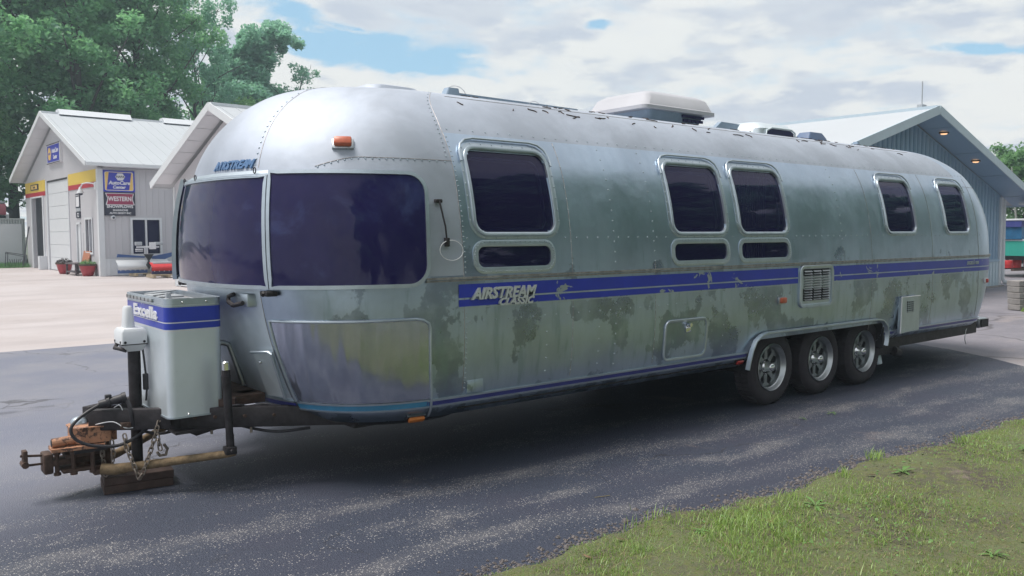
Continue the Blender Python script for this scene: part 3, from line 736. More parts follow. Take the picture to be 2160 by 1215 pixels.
def trimband(a_pts, z0, z1, zs0, zs1, bmat):
    """a_pts: list of map callables giving a point for (z, off)"""
    mb = MB(); seq = [(z0, .002), (z0, .014), (zs0, .014), (zs0, .008)]; n_ = len(a_pts)
    for (lo, hi) in ((z0, zs0), (zs1, z1)):
        q = [(lo, .0), (lo, .014), (hi, .014), (hi, .0)]
        mb.add([f(z, o_) for f in a_pts for z, o_ in q], [(i*4+k, i*4+k+1, (i+1)*4+k+1, (i+1)*4+k) for i in range(n_-1) for k in range(3)])
    tr_ = mb.build('trim_rail', 'frame_alu', TR, True)
    MB().add([f(z, .009) for f in a_pts for z in (zs0, zs1)], [(i*2, i*2+1, i*2+3, i*2+2) for i in range(n_-1)]).build('trim_insert', bmat, tr_, True)
    # end caps
trimband([(lambda z, o_, a=a: surf('F', a, z, o_)) for a in np.linspace(R(-29), R(-81.8), 40)], .488, .542, .498, .532, 'ring_teal')
trimband([(lambda z, o_, a=a: surf('F', a, z, o_)) for a in np.linspace(R(28), R(-28), 30)], .488, .542, .498, .532, 'ring_blue')
trimband([(lambda z, o_, x=x: side_any(x, z, o_)) for x in np.linspace(.005, 3.27, 40)], .488, .538, .499, .527, 'ring_blue')
trimband([(lambda z, o_, x=x: side_any(x, z, o_)) for x in np.linspace(5.62, 5.85, 5)], .488, .538, .499, .527, 'ring_blue')
trimband([(lambda z, o_, x=x: side_any(x, z, o_)) for x in np.linspace(6.28, 8.2, 40)], .488, .538, .499, .527, 'ring_blue')
# belt rail
mb = MB(); X = list(np.linspace(-.02, 8.55, 90))
for z0, z1, dd in ((1.262, 1.272, .012), (1.276, 1.290, .018)):
    q = [(z0, .0), (z0, dd), (z1, dd), (z1, .0)]
    mb.add([side_any(x, z, o_) for x in X for z, o_ in q], [(i*4+k, i*4+k+1, (i+1)*4+k+1, (i+1)*4+k) for i in range(len(X)-1) for k in range(3)])
mb.build('belt_rail', 'belt_alu', TR, True)
# blue stripe with pin line, interrupted by the furnace vent
def strip(x0, x1, z0, z1, off, name, m, n=60):
    X = np.linspace(x0, x1, n)
    return MB().add([side_any(x, z, off) for x in X for z in (z0, (z0+z1)/2, z1)], [(i*3+k, i*3+k+1, (i+1)*3+k+1, (i+1)*3+k) for i in range(n-1) for k in range(2)]).build(name, m, TR, True)
for a, b_ in ((.215, 3.97), (4.57, 8.35)):
    strip(a, b_, 1.158, 1.243, .0030, 'blue_stripe', 'stripe_blue'); strip(a, b_, 1.103, 1.146, .0030, 'blue_stripe', 'stripe_blue')
    strip(a+.1, b_, 1.148, 1.156, .0034, 'pin_stripe', 'frame_alu'); strip(a, b_, 1.092, 1.097, .0034, 'pin_stripe', 'frame_alu')
# lettering on the side
Mx = frameM(MS(.565, 1.176, .012), (1, 0, .0), (0, 0, 1))
text('nameplate_lettering', 'AIRSTREAM', .100, 'badge_silver', TR, Mx, .008, .35, .0035, wide=1.0)
Mx = frameM(MS(.66, 1.118, .014), (1, 0, .0), (0, 0, 1))
text('nameplate_lettering', 'CLASSIC', .062, 'badge_silver', TR, Mx, .008, .35, .0022, wide=1.25)
for k, ch in enumerate('AIRSTREAM'):      # front letters follow the curve of the nose one by one
    a = R(-5.5-17.5*(k/8)); p = surf('F', a, 1.982, .004); t1 = surf('F', a-.01, 1.982)-surf('F', a+.01, 1.982); up_ = surf('F', a, 2.01)-surf('F', a, 1.955)
    text('nameplate_letter', ch, .074, 'badge_blue', TR, frameM(p, t1, up_), .006, .3, .003)
Mx = frameM(side_any(7.62, 1.20, .006), (1, 0, 0), (0, 0, 1))
text('model_badge', 'EXCELLA 1000', .05, 'frame_alu', TR, Mx, .003, .3, .002)

# side fittings ------------------------------------------------------
# furnace vent with three columns of louvres
q = (3.985, 4.555, .872, 1.262)
fr_ = ringmesh(MS, rr(*q, .07), .035, .0, .020).build('vent_door', 'frame_alu', TR, True)
fillmesh(MS, q[0]+.03, q[1]-.03, q[2]+.03, q[3]-.03, .05, .006, 12, 6).build('vent_backing', 'frame_alu', fr_, True)
lv_me = None
for cx in (4.12, 4.27, 4.42):
    for k in range(12):
        z = .945+k*.0235
        o_ = MB(); p = MS(cx, z)
        o_.add([(cx-.062, p.y-.009, z), (cx+.062, p.y-.009, z), (cx+.062, p.y-.024, z-.002), (cx-.062, p.y-.024, z-.002), (cx-.062, p.y-.009, z+.011), (cx+.062, p.y-.009, z+.011)], [(0, 1, 2, 3), (3, 2, 5, 4), (0, 3, 4), (1, 5, 2)])
        o_.build('louvre', 'steel', fr_)
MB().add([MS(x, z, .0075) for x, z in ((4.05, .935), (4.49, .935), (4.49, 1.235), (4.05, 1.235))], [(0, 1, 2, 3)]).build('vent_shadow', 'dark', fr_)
# storage hatch
q = (2.155, 2.685, .560, .885)
fr_ = ringmesh(MS, rr(*q, .065), .022, .0, .014).build('hatch_frame', 'frame_alu', TR, True)
fillmesh(MS, q[0]+.02, q[1]-.02, q[2]+.02, q[3]-.02, .045, .005, 10, 5).build('hatch_door', 'skin', fr_, True)
mb = MB(); p = MS(2.43, .80); mb.box(p.x-.03, p.x+.03, p.y-.018, p.y-.004, .775, .83, .004); mb.cyl((p.x, p.y-.01, .835), (p.x, p.y-.045, .835), .016, 12); mb.build('hatch_lock', 'chrome', fr_, True)
# small round screw covers
# water heater door
mb = MB(); mb.prism([(5.86, .50), (6.27, .515), (6.27, .875), (5.875, .875)], .035, frameM((0, -1.213, 0), (1, 0, 0), (0, 0, 1))); wd = mb.build('heater_door', 'frame_alu', TR)
mb = MB(); mb.tube([(5.855, -1.25, .50), (5.87, -1.25, .88), (6.275, -1.25, .88)], .007, 6); mb.build('door_edge', 'sign_white', wd, True)
mb = MB(); mb.box(5.99, 6.14, -1.2495, -1.2485, .715, .835); mb.build('heater_grille', 'dark', wd)
mb = MB()
for k in range(6): mb.box(5.99, 6.14, -1.256, -1.250, .72+k*.022, .727+k*.022)
for k in range(4): mb.box(6.01+k*.035, 6.014+k*.035, -1.257, -1.251, .715, .835)
mb.build('grille_bars', 'frame_alu', wd)
# tiny data plate near the seam
mb = MB(); p = MS(.33, .6); mb.box(.29, .42, p.y-.004, p.y+.01, .545, .645, .003); mb.build('access_plate', 'skin', TR, True)
# cable door / handle with wire loop
mb = MB(); mb.tube([side_any(.10, 1.755, .03), side_any(.105, 1.70, .035), side_any(.125, 1.60, .03), side_any(.14, 1.50, .012)], .0055, 8); mb.box(.08, .125, side_any(.1, 1.76).y-.030, side_any(.1, 1.76).y+.01, 1.75, 1.772, .005)
mb.box(.125, .155, side_any(.14, 1.5).y-.022, side_any(.14, 1.5).y+.01, 1.48, 1.535, .005); wh = mb.build('awning_latch', 'black_metal', TR, True)
mb = MB(); mb.tube([side_any(.165+.085*math.cos(k), 1.455+.062*math.sin(k), .02) for k in np.linspace(0, 2*PI, 26)[:-1]], .0028, 6, closed=True); mb.build('wire_loop', 'sign_white', wh, True)
# marker lights
def marker(kind, a, z, w_, h_, m_, base='steel', dep=.035):
    p = surf(kind, a, z) if kind != 'X' else side_any(a, z); q = surf(kind, a, z, .05) if kind != 'X' else side_any(a, z, .05)
    nrm = (q-p).normalized(); M = frameM(p, Vector((0, 0, 1)).cross(nrm), (0, 0, 1)-nrm*nrm.z if False else Vector((0, 0, 1))-nrm*nrm.z)
    mb = MB(); mb.box(-w_/2-.012, w_/2+.012, -h_/2-.012, h_/2+.006, -.02, .014, .005, M); b_ = mb.build('light_base', base, TR, True)
    mb = MB(); mb.box(-w_/2, w_/2, -h_/2, h_/2, .010, dep, .010, M); mb.build('marker_lens', m_, b_, True)
marker('F', R(-57), 2.098, .105, .052, 'lens_orange', dep=.05)
marker('X', 3.72, .962, .085, .050, 'lens_orange', 'steel'); marker('X', 8.05, .975, .07, .05, 'lens_red', 'sign_white')
marker('F', R(-78), .425, .105, .044, 'amber', 'belly'); marker('X', 3.20, .462, .085, .04, 'lens_red', 'black_metal', .03)
# front left access door beside the tongue and door latch
def on_front(y, z, off=0.):
    rw = row(z); s_ = min(1, abs(y)/rw[1]); a = -math.asin(s_**(rw[6]/2)) if y < 0 else math.asin(s_**(rw[6]/2)); return surf('F', a, z, off)
mb = MB(); cor = [(-.70, .555), (-.40, .555), (-.40, .86), (-.66, .86)]
mb.add([on_front(y, z, o_) for o_ in (.028, .0) for y, z in ((-.635, .575), (-.485, .568), (-.525, .835), (-.675, .852))], [(0, 1, 2, 3), (0, 4, 5, 1), (1, 5, 6, 2), (2, 6, 7, 3), (3, 7, 4, 0)]); fh = mb.build('front_hatch', 'cover_metal', TR)
mb = MB(); mb.tube([on_front(-.515, .848, .03), on_front(-.672, .862, .03), on_front(-.69, .85, .03), on_front(-.650, .565, .03)], .009, 8); mb.build('hatch_hood', 'frame_alu', fh, True)
mb = MB(); mb.dome(on_front(-.57, .79, .03), (-1, -.3, 0), .012, .01, 8); mb.build('hatch_knob', 'chrome', fh, True)
mb = MB(); p = on_front(-.60, 1.165)
mb.box(p.x-.045, p.x+.03, -.63, -.46, 1.125, 1.205, .008); lt = mb.build('guard_support_bracket', 'frame_alu', TR, True)
mb = MB(); mb.tube([(p.x-.06, -.60, 1.15), (p.x-.08, -.50, 1.13), (p.x-.08, -.42, 1.15), (p.x-.075, -.41, 1.18), (p.x-.06, -.46, 1.195)], .014, 8); mb.build('bracket_hook', 'black_metal', lt, True)

# wheel arch moulding, wheel well and wheels
mb = MB(); arch = [(3.235, .385), (3.255, .45), (3.29, .54), (3.34, .615), (3.42, .655), (3.50, .668), (4.4, .664), (5.40, .660), (5.50, .648), (5.57, .60), (5.60, .53), (5.595, .45), (5.58, .40)]
q = [(0, .0), (0, .035), (.03, .035), (.035, .0)]
cen = []
for i, (x, z) in enumerate(arch):
    a_, b_ = arch[max(i-1, 0)], arch[min(i+1, len(arch)-1)]; tx, tz = b_[0]-a_[0], b_[1]-a_[1]; L = math.hypot(tx, tz); nx_, nz_ = -tz/L, tx/L
    for d in (0, .012, .024, .03): cen.append((x+nx_*d, z+nz_*d, {0: .0, .012: .036, .024: .036, .03: .0}[d]))
vs = [Vector((x, -1.215-o_, z)) for x, z, o_ in cen]
mb.add(vs, [(i*4+k, i*4+k+1, (i+1)*4+k+1, (i+1)*4+k) for i in range(len(arch)-1) for k in range(3)]); mb.build('wheel_arch_trim', 'frame_alu', TR, True)
MB().box(3.30, 5.62, -1.18, -.72, .62, .655).build('wheel_well', 'dark', TR)
MB().box(3.28, 5.64, -.74, -.70, .30, .655).build('wheel_well', 'dark', TR)
MB().box(3.31, 3.335, -1.19, -.72, .36, .64).build('wheel_well', 'dark', TR)
MB().box(5.60, 5.63, -1.19, -.72, .36, .64).build('wheel_well', 'dark', TR)
def wheel(x, y, sgn):
    r = .345
    M = Matrix.Translation((x, y, r)) @ Matrix.Rotation(R(90)*1, 4, 'X')       # local z -> -y
    if sgn > 0: M = M @ Matrix.Rotation(PI, 4, 'X')
    ty = MB().lathe([(.205, -.16), (.27, -.17), (.325, -.16), (.343, -.14), (.345, -.09), (.343, -.03), (.325, .0), (.30, .010), (.27, .014), (.235, .010), (.212, .0), (.206, -.03), (.205, -.16)], 48, M).build('tyre', 'rubber', TR, True)
    mb = MB()
    for k in range(48):
        a = 2*PI*k/48
        for zc in (-.118, -.045):
            mb.box(.343, .349, -.016, .016, zc-.035, zc+.035, 0, M @ Matrix.Rotation(a, 4, 'Z'))
    mb.build('tread_block', 'rubber', ty, kind='stuff')
    rim_ = MB().lathe([(.214, .004), (.216, .010), (.210, .014), (.203, .006), (.198, -.02), (.188, -.03), (.184, -.09), (.178, -.10)], 48, M).build('rim', 'steel', ty, True)
    # spoked disc with eight windows
    sp_ = MB(); n = 8
    for k in range(n):
        a0 = 2*PI*k/n; w0, w1 = .30, .20
        pts = [(.07*math.cos(a0-.39), .07*math.sin(a0-.39)), (.10*math.cos(a0-.22), .10*math.sin(a0-.22)), (.150*math.cos(a0-.13), .150*math.sin(a0-.13)), (.182*math.cos(a0-.36), .182*math.sin(a0-.36)),
               (.186*math.cos(a0), .186*math.sin(a0)), (.182*math.cos(a0+.36), .182*math.sin(a0+.36)), (.150*math.cos(a0+.13), .150*math.sin(a0+.13)), (.10*math.cos(a0+.22), .10*math.sin(a0+.22)), (.07*math.cos(a0+.39), .07*math.sin(a0+.39))]
        sp_.prism(pts, -.060, M, -.072)
    sp_.build('wheel_spokes', 'wheel_grey', ty, True)
    MB().lathe([(.186, -.074), (.07, -.085), (.0, -.085)], 32, M).build('brake_drum', 'dark', ty, True)
    MB().lathe([(.056, -.062), (.050, -.050), (.044, -.044), (.040, .000), (.034, .014), (.020, .022), (.0, .024)], 28, M).build('hub_cap', 'chrome', ty, True)
    mb = MB()
    for k in range(6):
        a = 2*PI*k/6+.2; mb.cyl(M @ Vector((.070*math.cos(a), .070*math.sin(a), -.06)), M @ Vector((.070*math.cos(a), .070*math.sin(a), -.042)), .007, 6)
    mb.build('lug_nut', 'chrome', ty)
for x in (3.75, 4.555, 5.365):
    wheel(x, -1.11, -1); wheel(x, 1.11, 1)
MB().box(3.5, 5.7, -.9, .9, .30, .36).build('axle_beam', 'black_metal', TR)

# belly and chassis
bp = MB(); zb = [(.50, 1.15, -.685, .002), (.44, 1.11, -.64, 0), (.385, 1.04, -.56, 0), (.345, .93, -.44, 0), (.335, .80, -.30, 0)]
A = np.linspace(R(-90), R(90), 49)
vs = []
for z, w_, xf, _ in zb:
    for a in A: vs.append(Vector((.26-(.26-xf)*abs(math.cos(a))**(2/2.8), w_*math.copysign(abs(math.sin(a))**(2/2.8), math.sin(a)), z)))
n = len(A); bp.add(vs, [(i*n+k, i*n+k+1, (i+1)*n+k+1, (i+1)*n+k) for i in range(len(zb)-1) for k in range(n-1)]); bp.build('belly_pan', 'belly', TR, True)
MB().box(-.30, 8.2, -.80, .80, .335, .50).build('chassis', 'black_metal', TR)
for s_ in (-1, 1):
    MB().box(.26, 3.30, min(s_*1.0, s_*1.14), max(s_*1.0, s_*1.14), .44, .495).build('outrigger', 'dark', TR)
    mb = MB().box(5.66, 8.02, min(s_*1.02, s_*1.13), max(s_*1.02, s_*1.13), .335, .484, .004); mb.box(5.66, 6.12, min(s_*.9, s_*1.12), max(s_*.9, s_*1.12), .27, .39, .01); mb.build('rear_side_rail', 'black_metal', TR)
mb = MB(); mb.box(8.50, 8.75, -.98, .98, .335, .465, .03); mb.build('rear_bumper', 'steel', TR, True)
MB().box(8.0, 8.55, -.5, .5, .36, .46).build('bumper_bracket', 'black_metal', TR)
MB().box(8.515, 8.735, -.988, -.981, .350, .450, .002).build('bumper_end_hole', 'dark', TR)
for x in (6.62, 7.15, 7.3, 7.75): mb = MB(); mb.tube([(x, -1.115, .46), (x+.01, -1.12, .40), (x+.03, -1.125, .37)], .006, 6); mb.build('hanging_hook', 'steel', TR, True)
mb = MB(); mb.tube([(7.95, -1.05, .47), (7.8, -1.12, .44), (7.72, -1.13, .38), (7.70, -1.13, .28), (7.74, -1.13, .22)], .006, 6); mb.build('loose_wire', 'sign_white', TR, True)
mb = MB(); mb.tube([(5.70, -1.0, .30), (5.74, -1.06, .24), (5.75, -1.07, .17)], [.05, .05, .045], 10); mb.build('drain_pipe', 'frame_alu', TR, True)
mb = MB().cyl((5.95, -1.13, .30), (6.05, -1.14, .27), .05, 12); mb.build('dump_valve', 'black_metal', TR, True)
MB().box(5.3, 6.3, -.9, .9, .22, .34, .02).build('holding_tank', 'dark', TR)

# roof equipment --------------------------------------------------------
def loft(secs, mb=None):
    mb = mb or MB(); n = len(secs[0])
    mb.add([v for s_ in secs for v in s_], [(i*n+k, i*n+(k+1) % n, (i+1)*n+(k+1) % n, (i+1)*n+k) for i in range(len(secs)-1) for k in range(n)]+[tuple(range(n))[::-1], tuple((len(secs)-1)*n+k for k in range(n))]); return mb
def rsec(x0, x1, y0, y1, z, r, zf=None):
    out = []
    for cx, cy, a0 in ((x1-r, y1-r, 0), (x0+r, y1-r, 90), (x0+r, y0+r, 180), (x1-r, y0+r, 270)):
        for k in range(5):
            x, y = cx+r*math.cos(R(a0+22.5*k)), cy+r*math.sin(R(a0+22.5*k)); out.append(Vector((x, y, z if zf is None else zf(x, y))))
    return out
ac = loft([rsec(3.02, 3.70, -.29, .33, 2.565, .05), rsec(2.98, 3.74, -.31, .34, 2.625, .05), rsec(2.97, 3.76, -.32, .35, 2.69, .05)]).build('air_conditioner', 'ac_blue', TR, True)
loft([rsec(2.86, 3.88, -.37, .40, 2.680, .06), rsec(2.86, 3.88, -.37, .40, 2.712, .06), rsec(2.88, 3.86, -.355, .385, 2.720, .06), rsec(2.93, 3.82, -.32, .35, 2.815, .07), rsec(3.0, 3.76, -.26, .29, 2.855, .07), rsec(3.15, 3.6, -.12, .14, 2.875, .07)]).build('air_conditioner_shroud', 'ac_white', ac, True)
mb = MB()
for k in range(5): mb.box(3.44+.058*k, 3.49+.058*k, -.328, -.312, 2.605, 2.63)
mb.box(3.42, 3.74, -.328, -.312, 2.642, 2.668); mb.build('air_conditioner_grille', 'navy', ac)
loft([rsec(.12, .62, -.28, .28, 2.56, .1), rsec(.16, .58, -.25, .25, 2.612, .1), rsec(.24, .52, -.18, .18, 2.630, .08)]).build('roof_hatch', 'skin_dome', TR, True)
loft([rsec(.84, 1.00, -.17, -.08, 2.59, .02), rsec(.88, .985, -.16, -.09, 2.672, .02)]).build('antenna_base', 'ac_blue', TR, True)
mb = MB(); mb.beam((.97, -.125, 2.632), (2.25, -.125, 2.622), .03, .022); mb.build('antenna_mast', 'ac_blue', TR)
for c_, r_ in (((.97, -.13, 2.62), .075), ((1.75, -.15, 2.60), .05)):
    mb = MB(); mb.tube([(c_[0]+r_*1.3*math.cos(k), c_[1], c_[2]+r_*math.sin(k)) for k in np.linspace(0, PI, 12)], .0025, 5); mb.build('cable_loop', 'ac_white', TR, True)
mb = MB(); mb.prism([(4.02, 2.60), (4.11, 2.665), (4.50, 2.660), (4.42, 2.59)], .05, frameM((0, -.20, 0), (1, 0, 0), (0, 0, 1))); mb.build('vent_cover', 'ac_blue', TR)
sc = loft([rsec(4.34, 4.98, -.53, .12, 2.47, .10), rsec(4.35, 4.97, -.535, .10, 2.60, .10), rsec(4.40, 4.95, -.49, .07, 2.655, .10), rsec(4.50, 4.86, -.36, .0, 2.685, .1)]).build('air_scoop', 'cover_metal', TR, True)
mb = MB(); mb.prism([(4.44, 2.515), (4.92, 2.515), (4.92, 2.575), (4.86, 2.598), (4.54, 2.598), (4.46, 2.572)], .014, frameM((0, -.528, 0), (1, 0, 0), (0, 0, 1))); mb.build('scoop_mouth', 'navy', sc)
mb = MB(); mb.tube([(4.43, -.545, 2.51), (4.445, -.545, 2.575), (4.53, -.545, 2.607), (4.87, -.545, 2.607), (4.935, -.545, 2.58), (4.94, -.545, 2.51)], .009, 6); mb.build('scoop_lip', 'cover_metal', sc, True)
loft([rsec(5.50, 5.90, -.36, -.16, 2.55, .02), rsec(5.52, 5.88, -.35, -.17, 2.605, .02), rsec(5.57, 5.82, -.33, -.19, 2.665, .02)]).build('plumbing_vent', 'vent_blue', TR, True)
loft([rsec(6.78, 6.86, -.22, -.14, 2.55, .01), rsec(6.79, 6.84, -.21, -.15, 2.65, .01)]).build('plumbing_vent', 'ac_blue', TR, True)
# leaf litter on the roof
lt_ = MB(); g = np.random.default_rng(11)
for k in range(120):
    x = g.uniform(-.1, 7.2); w_ = abs(g.normal(0, .3)); ww = [.35, .55, .75][k % 3]; t_ = None
    z = float(np.interp(ww-.25*w_, [.02, .35, .61, .79, .94], [2.59, 2.572, 2.522, 2.42, 2.27])); rw = row(z)
    if x < rw[3]: continue
    p = Vector((x, -rw[1], z+.002)); n_ = g.integers(2, 6); a = g.uniform(0, 2*PI)
    for j in range(n_):
        a += g.normal(0, .7); d = Vector((math.cos(a)*.03, math.sin(a)*.012, 0)); q_ = p+d; rq = np.interp(abs(q_.y), TAB[::-1, 1], TAB[::-1, 0]); q_.z = rq+.004
        lt_.tube([p, q_], .0042, 4); p = q_
lt_.build('leaf_litter', 'rusty', TR, kind='stuff')

# tongue, hitch and propane cover ----------------------------------------
for s_ in (-1, 1):
    mb = MB(); mb.beam((-1.66, s_*.05, .455), (-.30, s_*.86, .440), .055, .125, bev=.006); mb.build('tongue_beam', 'black_metal', TR, True)
MB().box(-1.28, -.98, -.44, .44, .375, .392).build('tongue_plate', 'black_metal', TR)
mb = MB(); mb.prism([(-1.28, .42), (-1.13, .33), (-.93, .365), (-.90, .47), (-1.28, .47)], .012, frameM((0, -.33, -.0), (1, 0, 0), (0, 0, 1))); mb.build('step_gusset', 'black_metal', TR)
MB().box(-.95, -.72, -.42, .42, .50, .56, .005).build('battery_tray', 'rusty', TR)
mb = MB(); mb.beam((-.98, -.45, .53), (-.62, .2, .53), .10, .05); mb.build('tongue_board', 'brown_wood', TR)
pc = loft([rsec(-1.315, -.985, -.43, .43, .475, .048), rsec(-1.315, -.985, -.43, .43, 1.145, .048)])
n_ = 20; body = MB(); S0 = rsec(-1.315, -.985, -.43, .43, .475, .048); S1 = rsec(-1.315, -.985, -.43, .43, 1.175, .048)
body.add(S0+S1, [(k, (k+1) % n_, n_+(k+1) % n_, n_+k) for k in range(n_)]); pco = body.build('propane_cover', 'cover_metal', TR, True)
def band_(z0, z1, off, name, m_):
    a_ = rsec(-1.315-off, -.985+off, -.43-off, .43+off, z0, .048+off); b_ = rsec(-1.315-off, -.985+off, -.43-off, .43+off, z1, .048+off)
    return MB().add(a_+b_, [(k, (k+1) % n_, n_+(k+1) % n_, n_+k) for k in range(n_)]).build(name, m_, pco, True)
band_(1.044, 1.132, .002, 'cover_stripe', 'cover_blue'); band_(1.000, 1.037, .002, 'cover_stripe', 'cover_blue')
band_(1.038, 1.043, .0025, 'cover_pinstripe', 'sign_white'); band_(.990, .996, .0025, 'cover_pinstripe', 'sign_white'); band_(1.135, 1.139, .003, 'cover_pinstripe', 'frame_alu')
def rimband(name, z0, z1, o0, o1, m_):
    sec = [rsec(-1.315-o0, -.985+o0, -.43-o0, .43+o0, z0, .048+o0), rsec(-1.315-o0, -.985+o0, -.43-o0, .43+o0, z1, .048+o0), rsec(-1.315-o1, -.985+o1, -.43-o1, .43+o1, z1, .048+o1), rsec(-1.315-o1, -.985+o1, -.43-o1, .43+o1, z0, .048+o1)]
    return MB().add([v for s_ in sec for v in s_], [(i*n_+k, i*n_+(k+1) % n_, (i+1)*n_+(k+1) % n_, (i+1)*n_+k) for i in range(3) for k in range(n_)]).build(name, m_, pco, True)
rimband('cover_rim', 1.146, 1.182, .004, -.012, 'frame_alu'); rimband('cover_foot', .470, .480, .004, -.004, 'frame_alu')
MB().add(rsec(-1.30, -1.0, -.415, .415, 1.150, .06), [tuple(range(20))]).build('cover_top', 'belt_alu', pco)
mb = MB()
mb.box(-1.25, -1.05, -.36, -.02, 1.152, 1.160, .002); mb.box(-1.22, -1.06, .04, .36, 1.152, 1.168, .004); mb.box(-1.20, -1.17, -.06, -.03, 1.15, 1.195, .003); mb.beam((-1.26, .1, 1.186), (-1.05, .3, 1.186), .05, .006); mb.build('cover_lid_fittings', 'plow_grey', pco, True)
MB().box(-1.2, -1.08, -.34, -.1, 1.1605, 1.1615).build('cover_opening', 'dark', pco)
mb = MB(); mb.box(-1.330, -1.318, -.20, .36, 1.150, 1.172, .003); mb.build('cover_hinge', 'steel', pco, True)
for k in range(7): mb = MB(); mb.box(-1.332, -1.329, -.14+k*.08, -.136+k*.08, 1.151, 1.171); mb.build('hinge_gap', 'dark', pco)
Mx = frameM((-1.3185, -.02, 1.082), (0, -1, 0), (0, 0, 1)); text('cover_lettering', 'Excella', .095, 'sign_white', pco, Mx, .004, .0, .004, wide=1.9)
for p in ((-1.22, -.432, 1.16), (-1.08, -.432, 1.16), (-1.2, -.432, .49), (-1.03, -.432, .49)):
    mb = MB(); mb.dome(p, (0, -1, 0), .008, .006, 8); mb.build('cover_screw', 'chrome', pco, True)
# jack
jk = MB().cyl((-1.385, 0, .10), (-1.385, 0, .87), .033, 18); jk.cyl((-1.385, 0, .105), (-1.385, 0, .118), .055, 18); jk.cyl((-1.385, 0, .50), (-1.385, 0, .86), .037, 18); jk = jk.build('tongue_jack', 'black_metal', TR, True)
hx0, hx1, hy0, hy1 = -1.475, -1.325, -.085, .10
loft([rsec(hx0+.035, hx1-.02, hy0+.03, hy1-.03, .845, .015), rsec(hx0+.01, hx1, hy0+.005, hy1-.005, .888, .015)]).build('jack_housing_base', 'white_paint', jk, True)
loft([rsec(hx0, hx1, hy0, hy1, .893, .012), rsec(hx0, hx1, hy0, hy1, .965, .012), rsec(hx0+.012, hx1-.012, hy0+.012, hy1-.012, .985, .012), rsec(hx0+.030, hx1-.055, hy0+.045, hy1-.045, .990, .02), rsec(hx0+.038, hx1-.062, hy0+.052, hy1-.052, 1.105, .02), rsec(hx0+.045, hx1-.07, hy0+.062, hy1-.062, 1.120, .012)]).build('jack_housing', 'white_paint', jk, True)
mb = MB(); mb.box(hx0+.002, hx1-.002, hy0+.002, hy1-.002, .887, .894); mb.build('housing_gasket', 'dark', jk)
for y in (-.06, .07): mb = MB(); mb.cyl((hx0-.004, y, .905), (hx0+.01, y, .905), .008, 8); mb.build('housing_bolt', 'dark', jk, True)
for x in (-1.455, -1.345): mb = MB(); mb.cyl((x, hy0-.004, .905), (x, hy0+.01, .905), .008, 8); mb.build('housing_bolt', 'dark', jk, True)
mb = MB(); mb.tube([(-1.345, -.04, .86), (-1.34, -.05, .78), (-1.335, -.055, .70), (-1.33, -.05, .60), (-1.335, -.045, .53)], .006, 6); mb.box(-1.352, -1.322, -.068, -.042, .60, .70, .004); mb.build('jack_cable', 'cable', jk, True)
mb = MB(); mb.tube([(-1.47, .06, .88), (-1.49, .02, .865), (-1.47, -.03, .862), (-1.44, -.05, .85)], .012, 8); mb.build('jack_switch_boot', 'black_metal', jk, True)
# coupler head, in chipped orange paint
m = mat('orange_paint', (.44, .22, .13), .6, var=.3, vscale=9, bump=.3); t = m.node_tree; b = t.nodes['Principled BSDF']; c = N(t, 'ShaderNodeTexCoord').outputs['Object']
k_ = mapr(t, noise(t, c, 28, 6, .7, .5), .50, .60); t.links.new(mixc(t, k_, b.inputs['Base Color'].links[0].from_socket, (.09, .05, .04)), b.inputs['Base Color'])
mb = MB(); poly = [(-1.76, -.055), (-1.72, -.095), (-1.56, -.115), (-1.52, -.09), (-1.52, .09), (-1.56, .115), (-1.72, .095), (-1.76, .055)]
mb.prism(poly, .415, None, .325); cp = mb.build('coupler', 'orange_paint', TR)
mb = MB(); mb.prism([(x*1.0-.0+(.008 if x > -1.6 else -.008), y*1.08) for x, y in poly], .423, None, .4155); mb.build('coupler_top_plate', 'orange_paint', cp)
for x, y, m_ in ((-1.62, -.045, 'frame_alu'), (-1.70, .045, 'frame_alu')):
    M = Matrix.Translation((x, y, .423)); MB().lathe([(.046, 0), (.046, .012), (.036, .030), (.018, .040), (.0, .042)], 18, M).build('coupler_cap', m_, cp, True)
mb = MB(); M = frameM((0, 0, 0), (1, 0, 0), (0, 1, 0))
mb.prism([(-1.875, -.10), (-1.60, -.14), (-1.56, -.05), (-1.62, .04), (-1.87, .03)], .318, None, .298); mb.build('coupler_lower_plate', 'orange_paint', cp)
mb = MB(); mb.tube([(-1.865, -.05, .345), (-1.70, -.055, .352)], [.028, .028], 14); mb.build('coupler_tube', 'orange_paint', cp)
mb = MB(); mb.tube([(-1.868, -.05, .345), (-1.8645, -.05, .345)], .021, 14); mb.build('coupler_tube_bore', 'dark', cp)
# a dark triangle badge on the coupler side
mb = MB(); mb.prism([(-1.68, .345), (-1.62, .345), (-1.65, .372)], .0035, frameM((0, -.108, 0), (1, -.12, 0), (0, 0, 1))); mb.build('coupler_decal', 'sign_white', cp)
mb = MB(); mb.prism([(-1.665, .348), (-1.635, .348), (-1.65, .362)], .0048, frameM((0, -.108, 0), (1, -.12, 0), (0, 0, 1))); mb.build('coupler_decal', 'sign_blue', cp)
